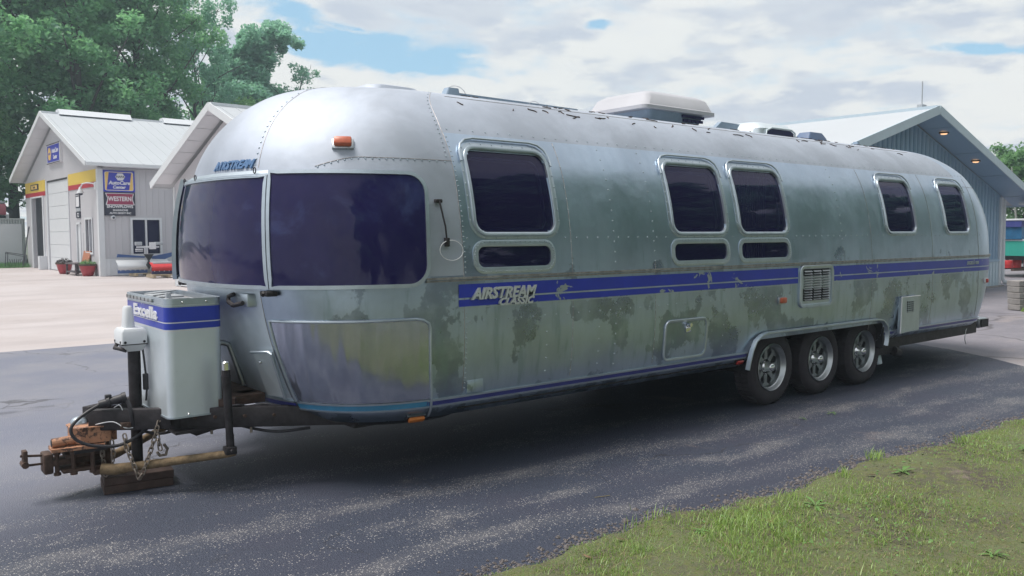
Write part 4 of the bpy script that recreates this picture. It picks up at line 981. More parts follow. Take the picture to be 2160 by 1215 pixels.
# weight-distribution head
mb = MB(); mb.cyl((-1.69, 0, .15), (-1.69, 0, .31), .045, 16); mb.box(-1.90, -1.56, -.055, .055, .205, .245, .008); mb.box(-1.91, -1.86, -.06, .06, .165, .285, .01)
mb.box(-1.80, -1.60, -.09, .09, .250, .272, .006); mb.box(-1.82, -1.60, -.10, .10, .165, .185, .006); mb.box(-1.60, -1.555, -.09, .09, .14, .33, .012); mb.box(-1.66, -1.60, -.12, .12, .13, .165, .01)
hd = mb.build('hitch_head', 'rusty', TR, True)
mb = MB()
for x, y in ((-1.84, -.045), (-1.76, -.085), (-1.66, -.10), (-1.60, -.10)):
    mb.cyl((x, y, .155), (x, y, .29), .013, 8); mb.cyl((x, y, .272), (x, y, .292), .021, 6); mb.cyl((x, y, .15), (x, y, .166), .020, 6)
mb.build('head_bolt', 'rusty', hd)
mb = MB(); mb.box(-2.01, -1.985, -.03, .03, .215, .315, .004); mb.beam((-2.02, 0, .285), (-1.90, 0, .270), .014, .012); mb.beam((-1.99, 0, .225), (-1.90, 0, .222), .012, .012); mb.cyl((-2.0, -.04, .235), (-2.0, .04, .235), .02, 8); mb.build('hitch_pin_clip', 'rusty', hd, True)
mb = MB(); mb.tube([(-1.84, .06, .30), (-1.78, .05, .315), (-1.74, -.02, .30)], .006, 6); mb.box(-1.76, -1.58, -.12, .06, .275, .297, .004); mb.build('friction_pad', 'black_metal', hd)
# spring bars
for s_ in (-1, 1):
    mb = MB(); mb.tube([(-1.62, s_*.12, .165), (-1.55, s_*.155, .158), (-1.45, s_*.20, .168), (-1.02, s_*.52, .235), (-.97, s_*.555, .243)], [.034, .034, .027, .023, .018], 12); sbar = mb.build('spring_bar', 'tan_rust', TR, True)
    mb = MB(); mb.cyl((-.995, s_*.545, .24), (-1.0, s_*.55, .36), .024, 12); mb.box(-1.03, -.965, s_*.54-.035, s_*.54+.035, .238, .285, .006); mb.dome((-.998, s_*.54-.036, .262), (0, -1, 0), .013); mb.build('lift_link', 'black_metal', sbar, True)
    mb = MB(); mb.cyl((-1.0, s_*.55, .33), (-1.02, s_*.57, .72), .022, 14, .027); mb.cyl((-1.02, s_*.57, .72), (-1.021, s_*.57, .755), .025, 14); lv = mb.build('sway_strut', 'black_metal', TR, True)
    mb = MB(); mb.cyl((-1.021, s_*.57, .75), (-1.023, s_*.57, .800), .024, 12); mb.dome((-1.023, s_*.57, .800), (0, 0, 1), .024, .012, 12); mb.build('strut_cap', 'chrome', lv, True)
# chrome guard tube behind the bottles
mb = MB(); mb.tube([(-.98, -.20, .87), (-.90, -.20, .872), (-.865, -.20, .855), (-.845, -.20, .80), (-.775, -.20, .585)], .018, 10); mb.build('grab_tube', 'steel', TR, True)
# safety chains
def chain(pts, name='safety_chain', pitch=.030, r=.0055):
    pts = [Vector(p) for p in pts]; L = [0]
    for i in range(len(pts)-1): L.append(L[-1]+(pts[i+1]-pts[i]).length)
    n = int(L[-1]/pitch); mb = MB()
    A_ = np.array([tuple(p) for p in pts])
    at = lambda s_: Vector([float(np.interp(s_, L, A_[:, k])) for k in range(3)])
    for i in range(n):
        c_ = at((i+.5)*L[-1]/n); d = (at((i+1)*L[-1]/n)-at(i*L[-1]/n)).normalized(); a_ = d.orthogonal().normalized(); b_ = d.cross(a_); a_ = a_ if i % 2 else b_
        lw, ll = .0115, .0105
        ring = [c_+d*(math.copysign(ll, math.cos(k))+.011*math.cos(k))+a_*(lw*math.sin(k)) for k in np.linspace(0, 2*PI, 13)[:-1]]
        mb.tube(ring, r*.85, 5, closed=True)
    return mb.build(name, 'chain_steel', TR, True)
chain([(-1.32, -.27, .47), (-1.345, -.28, .38), (-1.37, -.28, .30), (-1.40, -.275, .21), (-1.43, -.27, .13), (-1.445, -.265, .105)])
chain([(-1.445, -.265, .105), (-1.47, -.25, .19), (-1.50, -.22, .29), (-1.505, -.20, .37)])
chain([(-1.60, -.10, .33), (-1.61, -.11, .26), (-1.60, -.11, .17), (-1.595, -.12, .12)]); chain([(-1.56, -.13, .33), (-1.555, -.14, .25), (-1.56, -.14, .20)])
chain([(-1.345, -.29, .36), (-1.33, -.30, .27)])
mb = MB(); mb.tube([(-1.31, -.30, .30), (-1.29, -.30, .27), (-1.30, -.30, .235), (-1.335, -.30, .235), (-1.35, -.30, .26)], .009, 8); mb.build('chain_hook', 'chain_steel', TR, True)
# cables
def smooth(pts, n=6):
    pts = [Vector(p) for p in pts]; out = []
    for i in range(len(pts)-1):
        p0, p1, p2, p3 = pts[max(i-1, 0)], pts[i], pts[i+1], pts[min(i+2, len(pts)-1)]
        for k in range(n):
            f = k/n; out.append(.5*((2*p1)+(-p0+p2)*f+(2*p0-5*p1+4*p2-p3)*f*f+(-p0+3*p1-3*p2+p3)*f**3))
    return out+[pts[-1]]
def cable(name, pts, r, m_): mb = MB(); mb.tube(smooth(pts), r, 8); return mb.build(name, m_, TR, True)
cable('power_cable', [(-1.61, -.12, .555), (-1.69, -.14, .52), (-1.76, -.16, .475), (-1.785, -.17, .43), (-1.76, -.18, .375), (-1.68, -.19, .33), (-1.55, -.20, .31), (-1.45, -.20, .34), (-1.36, -.18, .39), (-1.28, -.15, .43)], .010, 'cable')
mb = MB(); mb.cyl((-1.62, -.12, .552), (-1.50, -.15, .580), .024, 12, .028); mb.cyl((-1.575, -.13, .563), (-1.56, -.135, .567), .036, 12); mb.cyl((-1.50, -.15, .580), (-1.475, -.155, .585), .034, 12); mb.box(-1.59, -1.555, -.15, -.12, .58, .61, .005); mb.build('cable_plug', 'cable', TR, True)
cable('plug_cable', [(-1.50, -.16, .58), (-1.475, -.18, .56), (-1.465, -.20, .50), (-1.455, -.20, .43), (-1.44, -.19, .395)], .012, 'cable')
cable('breakaway_cable', [(-1.545, -.15, .53), (-1.52, -.17, .545), (-1.50, -.17, .50), (-1.49, -.16, .44)], .003, 'sign_white')
cable('breakaway_cable', [(-1.64, -.09, .43), (-1.56, -.17, .45), (-1.50, -.20, .41), (-1.44, -.20, .405)], .003, 'sign_white')
mb = MB(); mb.box(-1.56, -1.50, -.155, -.12, .545, .56, .003); mb.build('breakaway_pin', 'chrome', TR, True)
cable('brake_wire', [(-.95, -.45, .40), (-.80, -.55, .355), (-.70, -.62, .345), (-.55, -.70, .36)], .009, 'cable')
cable('brake_wire', [(-1.40, -.16, .37), (-1.3, -.2, .345), (-1.2, -.25, .37), (-1.05, -.3, .42)], .009, 'cable')
cable('bungee_cord', [(-1.36, -.24, .40), (-1.27, -.30, .44), (-1.24, -.31, .45)], .003, 'cable')
mb = MB(); mb.tube([(-1.24, -.31, .45), (-1.225, -.31, .468), (-1.21, -.31, .46), (-1.215, -.31, .445)], .004, 6); mb.build('bungee_hook', 'chrome', TR, True)

mb = MB(); mb.box(-1.52, -1.44, -.20, -.15, .40, .44, .004); mb.cyl((-1.48, -.21, .42), (-1.48, -.14, .42), .012, 8); mb.build('chain_bracket', 'rusty', TR, True)
mb = MB(); mb.tube([(-1.36, -.235, .46), (-1.345, -.26, .475), (-1.325, -.262, .46), (-1.33, -.25, .445)], .007, 8); mb.build('chain_shackle', 'chrome', TR, True)
mb = MB()
for x, y in ((-1.15, -.35), (-1.05, -.41), (-.90, -.50), (-.75, -.585)): mb.cyl((x, y-.028, .455), (x, y-.045, .455), .011, 6)
mb.build('beam_bolt', 'rusty', TR)
for x, y, z1 in ((-1.06, -.41, .40), (-.86, -.53, .40)): mb = MB(); mb.cyl((x, y, .345), (x, y, z1), .008, 6); mb.build('hanging_bolt', 'chain_steel', TR)
mb = MB(); mb.box(-.92, -.80, -.30, .10, .50, .535, .004); mb.box(-.86, -.74, -.36, -.26, .53, .56, .004); mb.build('tongue_clutter', 'rusty', TR, True)
cable('gas_hose', [(-1.0, -.40, .50), (-.93, -.50, .52), (-.86, -.48, .50), (-.78, -.55, .515), (-.70, -.60, .50)], .008, 'cable')

# wooden block under the jack
wb = thing('wood_block', 'stained brown timber block under the trailer jack foot', 'wood block', (-1.40, -.03, 0), R(-8))
for k, (z0, z1, dx) in enumerate(((.003, .054, 0), (.056, .102, .004))):
    mb = MB(); mb.box(-.195+dx, .195+dx, -.12, .12, z0, z1, .004); mb.build('board', 'brown_wood', wb)

# ------------------------------------------------------------------ buildings
GA = R(2.1)
def boxes(name, lst, m_, parent, bev=0, smooth=False, kind=None, label=None):
    mb = MB()
    for q in lst: mb.box(*q, bev)
    return mb.build(name, m_, parent, smooth, label, kind)
# ---- left workshop: gable faces -x, long side faces the camera
B1 = thing('workshop_building', 'grey workshop with yellow and red bands, an open bay and a long white roof', 'building', (4.84, 28.4, 0), GA)
Lb, Wb, He, Hp = 10., 12.46, 4.05, 6.50
wl = MB()
# side wall with a window opening (u 1.12..2.16, z .80..2.14)
wl.box(0, 1.12, 0, .15, 0, He); wl.box(2.16, Lb, 0, .15, 0, He); wl.box(1.12, 2.16, 0, .15, 0, .80); wl.box(1.12, 2.16, 0, .15, 2.14, He)
# gable wall pieces round: window v .95-1.9, man door 2.72-3.3, big door 4.35-8.0, open bay 8.95-11.1
for v0, v1, z0, z1 in ((.15, .98, 0, 4.02), (.98, 1.88, 0, .86), (.98, 1.88, 2.16, 4.02), (1.88, 2.70, 0, 4.02), (2.70, 3.30, 1.98, 4.02), (3.30, 4.35, 0, 4.02), (8.02, 8.98, 0, 4.02), (8.98, 11.12, 3.34, 4.02), (11.12, Wb, 0, 4.02), (4.35, 8.02, 3.93, 4.02)):
    wl.box(0, .15, v0, v1, z0, z1)
wl.prism([(0, 4.02), (Wb, 4.02), (Wb/2, 6.42)], .15, frameM((0, 0, 0), (0, 1, 0), (0, 0, 1)))
wl.box(Lb-.15, Lb, .15, Wb, 0, He); wl.box(.15, Lb-.15, Wb-.15, Wb, 0, He)
wo_ = wl.build('wall', 'siding', B1)
MB().box(.15, 8, .15, Wb-.15, .02, .03).build('floor', 'plow_grey', B1)
MB().box(3.0, 3.1, .2, Wb-.2, .03, 4.).build('inner_wall', 'siding', B1)
boxes('inner_wall', [(.16, 3.0, 8.5, 8.6, .03, 4.0)], 'siding_blue', B1)
rb = MB()
for u in np.arange(.3, Lb, .23):
    if 1.0 < u < 2.25: rb.box(u, u+.02, -.014, .0, 2.3, He); rb.box(u, u+.02, -.014, .0, .66, .74)
    else: rb.box(u, u+.02, -.014, .0, .66, He)
rb.build('siding_rib', 'siding', B1, kind='stuff')
boxes('wainscot', [(.0, Lb, -.022, -.002, .02, .60)], 'white_metal', B1); boxes('wainscot_cap', [(.10, Lb, -.045, -.024, .58, .65)], 'white_paint', B1)
rb = MB()
for u in np.arange(.3, Lb, .30): rb.box(u, u+.03, -.036, -.023, .03, .57)
rb.build('wainscot_rib', 'white_paint', B1, kind='stuff')
boxes('corner_trim', [(-.03, .14, -.05, -.024, 0, 4.0), (-.055, -.031, -.05, .14, 0, 4.0)], 'white_paint', B1)
# roof slabs
def gable_roof(par, L0, L1, Wd, over, pitch_z, eave_z, thick=.10, m_='roof_metal', axis='u', trim='white_paint', ribs=True, rib_step=.45):
    hw = Wd/2; rz = pitch_z; slope = (rz-eave_z)/(hw+over)
    out = []
    for s_ in (-1, 1):
        y0 = hw+s_*(hw+over); mb = MB()
        pts = [(L0, y0, eave_z), (L1, y0, eave_z), (L1, hw, rz), (L0, hw, rz)]
        if axis == 'v': pts = [(hw if False else p[1], p[0], p[2]) for p in pts]
        mb.add([Vector(p) for p in pts]+[Vector((p[0], p[1], p[2]-thick)) for p in pts], [(0, 1, 2, 3), (4, 7, 6, 5), (0, 4, 5, 1), (1, 5, 6, 2), (2, 6, 7, 3), (3, 7, 4, 0)]); ro = mb.build('roof', m_, par)
        if ribs:
            mb = MB()
            for u in np.arange(L0+.2, L1-.1, rib_step):
                a_, b_ = (u, y0, eave_z+.006), (u, hw, rz+.006)
                if axis == 'v': a_, b_ = (a_[1], a_[0], a_[2]), (b_[1], b_[0], b_[2])
                mb.beam(a_, b_, .03, .010)
            mb.build('roof_rib', m_, ro, kind='stuff')
        # rake boards and gutter
        for u, d in ((L0, -.03), (L1, .03)):
            a_, b_ = Vector((u+d/2, y0, eave_z-.06)), Vector((u+d/2, hw, rz-.06))
            if axis == 'v': a_, b_ = Vector((a_.y, a_.x, a_.z)), Vector((b_.y, b_.x, b_.z))
            mb = MB(); mb.beam(a_, b_, .03, .20); mb.build('rake_board', trim, par)
        q = [L0, L1, y0-.07 if s_ < 0 else y0-.0, y0+.0 if s_ < 0 else y0+.07, eave_z-.14, eave_z-.005]
        if axis == 'v': q = [q[2], q[3], q[0], q[1], q[4], q[5]]
        MB().box(*q, .01).build('gutter', trim, par)
    q = [L0, L1, hw-.14, hw+.14, rz-.05, rz+.03]
    if axis == 'v': q = [q[2], q[3], q[0], q[1], q[4], q[5]]
    MB().box(*q).build('ridge_cap', trim, par)
gable_roof(B1, -.55, Lb+.4, Wb, .52, 6.72, 4.20, ribs=True)
for u0, u1 in ((.1, 3.0), (4.4, 8.0)):
    mb = MB(); mb.prism([(Wb/2-.45, 6.63), (Wb/2+.45, 6.63), (Wb/2+.2, 6.88), (Wb/2-.2, 6.88)], u1-u0, frameM((u0, 0, 0), (0, 1, 0), (0, 0, 1))); mb.build('ridge_vent', 'white_metal', B1)
def soffit_planks(par, Ls, L0, L1, hw, over, rz, ez, axis='u', m_='white_metal', side=(-1, 1), step=.30):
    """boards under the gable overhang, one by one"""
    sl = (rz-ez)/(hw+over)
    base = {}
    for s_ in side:
        n = int((hw+over)/step)
        for k in range(n):
            y0 = hw+s_*k*step; y1 = hw+s_*(k+1)*step-s_*.012
            z0 = rz-.115-sl*k*step; z1 = rz-.115-sl*((k+1)*step-.012); dz = .006*(k % 2)
            pts = [(L0, y0, z0-dz), (L1, y0, z0-dz), (L1, y1, z1-dz), (L0, y1, z1-dz)]
            if axis == 'v': pts = [(p[1], p[0], p[2]) for p in pts]
            MB().add(pts+[(p[0], p[1], p[2]-.008) for p in pts], [(0, 1, 2, 3), (4, 7, 6, 5), (0, 4, 5, 1), (1, 5, 6, 2), (2, 6, 7, 3), (3, 7, 4, 0)]).build('soffit_board', m_, par)
soffit_planks(B1, 0, -.53, -.001, Wb/2, .52, 6.72, 4.20, step=.42)
boxes('eave_soffit', [(.15, Lb, -.50, -.03, 4.06, 4.075)], 'white_metal', B1)
# bands
for v0, v1 in ((.16, 4.30), (8.40, 12.40)):
    bz = 3.42 if v0 < 1 else 3.38
    boxes('yellow_band', [(-.020, -.002, v0, v1, bz+.13, 4.01)], 'yellow', B1); boxes('red_band', [(-.024, -.002, v0, v1, bz-.06, bz+.128)], 'red', B1)
# bay framing
boxes('door_casing', [(-.04, .0, 11.12, 11.30, 0, 3.32), (-.04, .0, 8.80, 8.98, 0, 3.32), (-.04, .0, 8.02, 8.20, 0, 3.93), (-.04, .0, 4.30, 4.36, 0, 3.93), (-.04, -.0, 8.98, 11.12, 3.25, 3.32)], 'white_paint', B1)
boxes('bollard_box', [(-.32, .0, 8.50, 8.80, 0, .60)], 'white_paint', B1)
for k in range(7):
    z0 = .02+k*.555; mb = MB(); mb.box(.03, .07, 4.36, 8.02, z0, z0+.545, .006); d_ = mb.build('overhead_door_panel', 'white_paint', B1)
boxes('overhead_door_head', [(.0, .12, 4.36, 8.02, 3.86, 3.93)], 'dark', B1)
mb = MB(); mb.box(.03, .07, 2.74, 3.26, 0, 1.95, .004); md = mb.build('entry_door', 'white_paint', B1)
boxes('entry_door_frame', [(-.03, .02, 2.66, 2.74, 0, 2.04), (-.03, .02, 3.26, 3.34, 0, 2.04), (-.03, .02, 2.66, 3.34, 1.96, 2.04)], 'white_paint', B1)
def win(par, pl, a0, a1, z0, z1, nm, mull=1, fw=.07, m_='white_paint', blind=False):
    """pl: 'u' window in the side wall (y=0), 'v' in the gable wall (x=0)"""
    def bx(c0, c1, d0, d1, e0, e1): return (c0, c1, d0, d1, e0, e1) if pl == 'u' else (d0, d1, c0, c1, e0, e1)
    fr_ = boxes('window_frame', [bx(a0-fw, a1+fw, -.045, -.016, z0-fw, z0), bx(a0-fw, a1+fw, -.045, -.016, z1, z1+fw), bx(a0-fw, a0, -.045, -.016, z0, z1), bx(a1, a1+fw, -.045, -.016, z0, z1)]+[bx(a0+(a1-a0)*(k+1)/(mull+1)-.03, a0+(a1-a0)*(k+1)/(mull+1)+.03, -.035, .04, z0, z1) for k in range(mull)], m_, par)
    for k in range(mull+1):
        b0 = a0+(a1-a0)*k/(mull+1)+(.03 if k else 0); b1 = a0+(a1-a0)*(k+1)/(mull+1)-(.03 if k < mull else 0)
        boxes('window_pane', [bx(b0, b1, .04, .048, z0, z1)], 'tint_glass', fr_)
        if blind: boxes('roller_blind', [bx(b0, b1, .06, .065, z1-.16, z1)], 'plow_grey', fr_)
win(B1, 'u', 1.14, 2.14, .82, 2.12, 'side window', 1, .085, blind=True)
win(B1, 'v', 1.0, 1.86, .88, 2.14, 'front window', 1, .08)
# notices on the gable wall, camera domes
boxes('wall_vent_plate', [(-.02, -.002, 2.35, 2.42, .95, 1.65)], 'white_paint', B1)
def rel(M_): return M_
B1M = Matrix.Translation((4.84, 28.4, 0)) @ Matrix.Rotation(GA, 4, 'Z')
def b1w(u, v, z): return B1M @ Vector((u, v, z))
# gable sign
s1 = thing('gable_sign', 'small blue and white parts sign high under the workshop gable', 'sign', b1w(-.002, 6.27, 4.60), GA)
s1.rotation_euler = (0, 0, GA)
boxes('sign_cabinet', [(-.10, 0, -1.12, 1.12, 0, .84)], 'sign_white', s1); boxes('sign_rim', [(-.115, -.10, -1.12, 1.12, .80, .84), (-.115, -.10, -1.12, 1.12, 0, .04)], 'bench_iron', s1)
boxes('sign_face', [(-.106, -.101, -1.04, 1.04, .07, .77)], 'sign_blue', s1)
def hexpoly(r, sx_=1., sy_=1.): return [(r*sx_*math.cos(R(60*k)), r*sy_*math.sin(R(60*k))) for k in range(6)]
Mg = frameM((-.107, .62, .42), (0, -1, 0), (0, 0, 1)); mb = MB(); mb.prism(hexpoly(.30), .004, Mg); mb.build('sign_hexagon', 'sign_orange', s1)
text('sign_lettering', 'NAPA', .15, 'sign_blue', s1, frameM((-.112, .62, .42), (0, -1, 0), (0, 0, 1)), .002, 0, .002)
text('sign_lettering', 'AutoCare', .27, 'sign_white', s1, frameM((-.109, -.36, .52), (0, -1, 0), (0, 0, 1)), .003, 0, .008)
text('sign_lettering', 'Center', .24, 'sign_white', s1, frameM((-.109, -.36, .25), (0, -1, 0), (0, 0, 1)), .003, 0, .006)
# band sign
s2 = thing('bay_sign', 'little framed black and cream sign on the left yellow band', 'sign', b1w(-.022, 10.35, 3.62), GA)
boxes('sign_frame', [(-.03, 0, -.75, .75, 0, .26)], 'sign_black', s2); boxes('sign_face', [(-.034, -.0305, -.58, .58, .04, .22)], 'sign_orange', s2)
text('sign_lettering', 'Service', .17, 'sign_black', s2, frameM((-.035, 0, .13), (0, -1, 0), (0, 0, 1)), .002, 0, .004)
# notice pair
s3 = thing('hours_notice', 'framed white opening notice with dark border beside the big door', 'sign', b1w(-.002, 2.92, 2.62), GA)
boxes('notice_board', [(-.03, 0, -.30, .30, 0, .56)], 'sign_black', s3); boxes('notice_paper', [(-.034, -.031, -.23, .23, .05, .44)], 'sign_white', s3); boxes('notice_header', [(-.034, -.031, -.25, .25, .49, .51)], 'sign_white', s3)
boxes('notice_strip', [(-.03, 0, -.29, .29, -.13, -.01)], 'plow_grey', s3)
s4 = thing('door_plate_sign', 'small black plate with two white lines under the opening notice', 'sign', b1w(-.002, 2.90, 2.22), GA)
boxes('plate', [(-.03, 0, -.31, .31, 0, .25)], 'sign_black', s4)
text('sign_lettering', 'Main', .10, 'sign_white', s4, frameM((-.032, 0, .17), (0, -1, 0), (0, 0, 1)), .002, 0, .002); text('sign_lettering', 'Office', .10, 'sign_white', s4, frameM((-.032, 0, .07), (0, -1, 0), (0, 0, 1)), .002, 0, .002)
# auto care sign on the side wall
s5 = thing('auto_care_sign', 'square blue and orange auto care sign with white hexagon on the side wall', 'sign', b1w(.14, -.024, 3.155), GA)
mb = MB(); mb.box(0, 1.12, -.04, 0, 0, .80); mb.build('sign_panel', 'sign_blue', s5)
Ms = frameM((0, -.040, 0), (1, 0, 0), (0, 0, 1))
def rp(x0, x1, z0, z1, r): return [(p[0], p[1]) for p in [(cx+r*math.cos(R(a0+30*k)), cz+r*math.sin(R(a0+30*k))) for cx, cz, a0 in ((x1-r, z1-r, 0), (x0+r, z1-r, 90), (x0+r, z0+r, 180), (x1-r, z0+r, 270)) for k in range(4)]]
MB().prism(rp(.055, 1.065, .05, .75, .06), .003, Ms).build('sign_border', 'sign_white', s5)
MB().prism(rp(.07, 1.05, .065, .735, .05), .006, Ms, .0031).build('sign_field', 'sign_orange', s5)
MB().prism([(.20, .725), (1.0, .725), (.91, .075), (.115, .075)], .009, Ms, .0061).build('sign_center', 'sign_blue', s5)
MB().prism([(x+.60, y+.565) for x, y in hexpoly(.175, 1, .88)], .013, Ms, .0091).build('sign_hexagon', 'sign_white', s5)
text('sign_lettering', 'NAPA', .115, 'sign_black', s5, frameM((.60, -.055, .565), (1, 0, 0), (0, 0, 1)), .002, 0, .003)
text('sign_lettering', 'AutoCare', .185, 'sign_white', s5, frameM((.565, -.052, .335), (1, 0, 0), (0, 0, 1)), .003, .12, .007)
text('sign_lettering', 'Center', .155, 'sign_white', s5, frameM((.55, -.052, .175), (1, 0, 0), (0, 0, 1)), .003, .12, .006)
s6 = thing('snowplow_sign', 'dark sign with red ribbon and white snowplow lettering on the side wall', 'sign', b1w(.155, -.024, 2.27), GA)
MB().box(0, 1.10, -.04, 0, 0, .87).build('sign_panel', 'sign_black', s6)
MB().prism([(.04, .84), (1.06, .84), (1.0, .63), (1.08, .40), (.05, .40), (.12, .63)], .004, Ms).build('sign_border', 'sign_white', s6)
MB().prism([(.075, .82), (1.03, .82), (.975, .63), (1.04, .42), (.09, .42), (.145, .63)], .008, Ms, .0041).build('sign_ribbon', 'sign_maroon', s6)
text('sign_lettering', 'WESTERN', .235, 'sign_white', s6, frameM((.555, -.050, .62), (1, 0, 0), (0, 0, 1)), .003, 0, .006, wide=.78)
text('sign_lettering', 'SNOWPLOWS', .145, 'sign_white', s6, frameM((.55, -.045, .335), (1, 0, 0), (0, 0, 1)), .003, 0, .005, wide=1.0)
text('sign_lettering', 'SHANNONS', .098, 'sign_white', s6, frameM((.56, -.045, .20), (1, 0, 0), (0, 0, 1)), .003, 0, .003)
text('sign_lettering', 'AUTO BODY INC', .098, 'sign_white', s6, frameM((.56, -.045, .09), (1, 0, 0), (0, 0, 1)), .003, 0, .003)
# security cameras
cmx = thing('dome_camera', 'white gooseneck dome camera hanging at the workshop corner', 'security camera', b1w(-.03, .20, 3.30), GA)
mb = MB(); mb.tube([(-.02, .02, .10), (-.10, .12, .17), (-.22, .42, .20), (-.30, .72, .17), (-.34, .85, .02)], .026, 8); mb.box(-.06, 0, -.10, .12, -.05, .22, .01); mb.build('bracket_arm', 'white_paint', cmx, True)
MB().lathe([(.0, .06), (.05, .05), (.09, -.10), (.155, -.20), (.16, -.25), (.13, -.255)], 16, Matrix.Translation((-.34, .87, .02)) @ Matrix.Scale(.8, 4)).build('camera_housing', 'white_paint', cmx, True)
MB().lathe([(.12, -.25), (.105, -.31), (.06, -.345), (.0, -.355)], 16, Matrix.Translation((-.34, .87, .02)) @ Matrix.Scale(.8, 4)).build('camera_dome', 'sign_black', cmx, True)
cm2 = thing('wall_camera', 'little round white camera under the snowplow sign', 'security camera', b1w(.45, -.02, 2.19), GA)
MB().lathe([(.09, 0), (.09, .06), (.06, .10), (.0, .11)], 16, frameM((0, 0, 0), (1, 0, 0), (0, 0, 1))).build('camera_housing', 'white_paint', cm2, True)
MB().lathe([(.045, .10), (.03, .125), (.0, .13)], 12, frameM((0, 0, 0), (1, 0, 0), (0, 0, 1))).build('camera_lens', 'sign_black', cm2, True)
# wheel of a vehicle inside the open bay
def small_wheel(root, x, y, z, r, w_, face, rimm='steel', hub='steel'):
    M = frameM((x, y, z), *face)
    ty = MB().lathe([(r*.58, -w_), (r*.9, -w_), (r, -w_*.8), (r, -.02), (r*.93, 0), (r*.62, .005), (r*.58, -.01)], 28, M).build('tyre', 'rubber', root, True)
    MB().lathe([(r*.58, -.005), (r*.54, 0), (r*.50, -.03), (r*.36, -.04), (r*.3, -.01), (r*.12, .0), (0, .005)], 28, M).build('rim', rimm, ty, True)
sw = thing('loose_tyre', 'big black tyre with silver rim just inside the open bay', 'tyre', b1w(.42, 9.55, 0), GA)
small_wheel(sw, 0, 0, .37, .37, .22, ((0, -1, 0), (0, 0, 1)))
# ---- middle garage
B2 = thing('white_garage', 'pale gabled garage half hidden behind the trailer nose', 'building', (5.16, 20.6, 0), GA)
W2 = 8.4
wl = MB(); wl.box(0, .15, -W2, -1.35, 0, 3.0); wl.box(0, .15, -.38, 0, 0, 3.0); wl.box(0, .15, -1.35, -.38, 2.40, 3.0); wl.box(.15, 5, -.15, 0, 0, 3.0); wl.box(.15, 5, -W2, -W2+.15, 0, 3.); wl.box(4.85, 5, -W2+.15, -.15, 0, 3)
wl.prism([(-W2, 3.0), (0, 3.0), (-W2/2, 4.66)], .15, frameM((0, 0, 0), (0, 1, 0), (0, 0, 1))); wl.build('wall', 'siding', B2)
boxes('corner_trim', [(-.03, -.0, -.13, .03, 0, 2.98), (-.03, .12, .001, .03, 0, 2.98)], 'white_paint', B2)
boxes('wainscot', [(-.02, -.001, -W2, -.13, .02, .95)], 'white_metal', B2)
boxes('door_frame', [(-.04, .0, -.45, -.37, 0, 2.42), (-.04, 0, -1.40, -1.32, 0, 2.42), (-.04, 0, -1.40, -.37, 2.40, 2.48)], 'white_paint', B2)
boxes('door', [(.04, .08, -1.35, -.38, .02, 2.40)], 'white_paint', B2)
def shift_roof(par, sub, **kw): pass
B2R = thing('tmp', '', '', (0, 0, 0)); bpy.data.objects.remove(B2R)
class Off:      # roof helper builds from 0..Wd; shift meshes down to the wall's own range
    def __enter__(s): s.before = set(bpy.data.objects); return s
    def move(s, M):
        for o_ in set(bpy.data.objects)-s.before:
            if o_.type == 'MESH': o_.data.transform(M)
    def __exit__(s, *a): pass
with Off() as of:
    gable_roof(B2, -.5, 5.3, W2, .5, 4.92, 3.08); soffit_planks(B2, 0, -.48, -.001, W2/2, .5, 4.92, 3.08, step=.34); of.move(Matrix.Translation((0, -W2, 0)))
# ---- right steel building: gable faces -y
B3 = thing('steel_building', 'blue grey steel building with soffit lights behind the trailer tail', 'building', (23.47, 4.52, 0), GA)
W3 = 12.4
wl = MB(); wl.box(-W3, 0, 0, .15, 0, 2.60); wl.box(-.15, 0, .15, 22, 0, 2.6); wl.box(-W3, -W3+.15, .15, 22, 0, 2.6); wl.box(-W3+.15, -.15, 21.85, 22, 0, 2.6)
wl.prism([(-W3, 2.6), (0, 2.6), (-W3/2, 4.30)], -.15, frameM((0, 0, 0), (1, 0, 0), (0, 0, 1))); wl.build('wall', 'siding_blue', B3)
rb = MB()
for u in np.arange(-W3+.1, -.15, .23):
    zt = 2.55+(1-abs(u+W3/2)/(W3/2))*1.70; rb.box(u, u+.022, -.018, .0, .80, zt); rb.box(u+.08, u+.09, -.008, .0, .80, zt)
rb.build('siding_rib', 'siding_blue', B3, kind='stuff')
boxes('wainscot', [(-W3, -.12, -.03, -.001, .0, .74)], 'trim_blue', B3); boxes('wainscot_cap', [(-W3, -.12, -.05, -.031, .72, .78)], 'siding_blue', B3)
rb = MB()
for u in np.arange(-W3+.1, -.2, .23): rb.box(u, u+.03, -.045, -.031, .02, .71)
rb.build('wainscot_rib', 'trim_blue', B3, kind='stuff')
boxes('corner_trim', [(-.12, .04, -.055, -.001, .0, 2.56), (.001, .04, .0, .14, 0, 2.56)], 'white_metal', B3)
mb = MB(); mb.tube([(.12, -.04, 2.50), (.12, -.06, .22), (.14, -.12, .12), (.16, -.26, .08)], .06, 8); mb.build('downspout', 'white_metal', B3, True); boxes('downspout_end', [(.10, .22, -.30, -.27, .02, .12)], 'dark', B3)
boxes('foundation', [(-W3, .06, -.14, -.056, -.01, .03)], 'stone_block', B3)
with Off() as of:
    gable_roof(B3, -.72, 22.3, W3, 1.05, 4.47, 2.44, axis='v', trim='trim_blue', ribs=False); soffit_planks(B3, 0, -.70, -.001, W3/2, 1.05, 4.47, 2.44, axis='v', m_='siding_blue', step=.9); of.move(Matrix.Translation((-W3, 0, 0)))
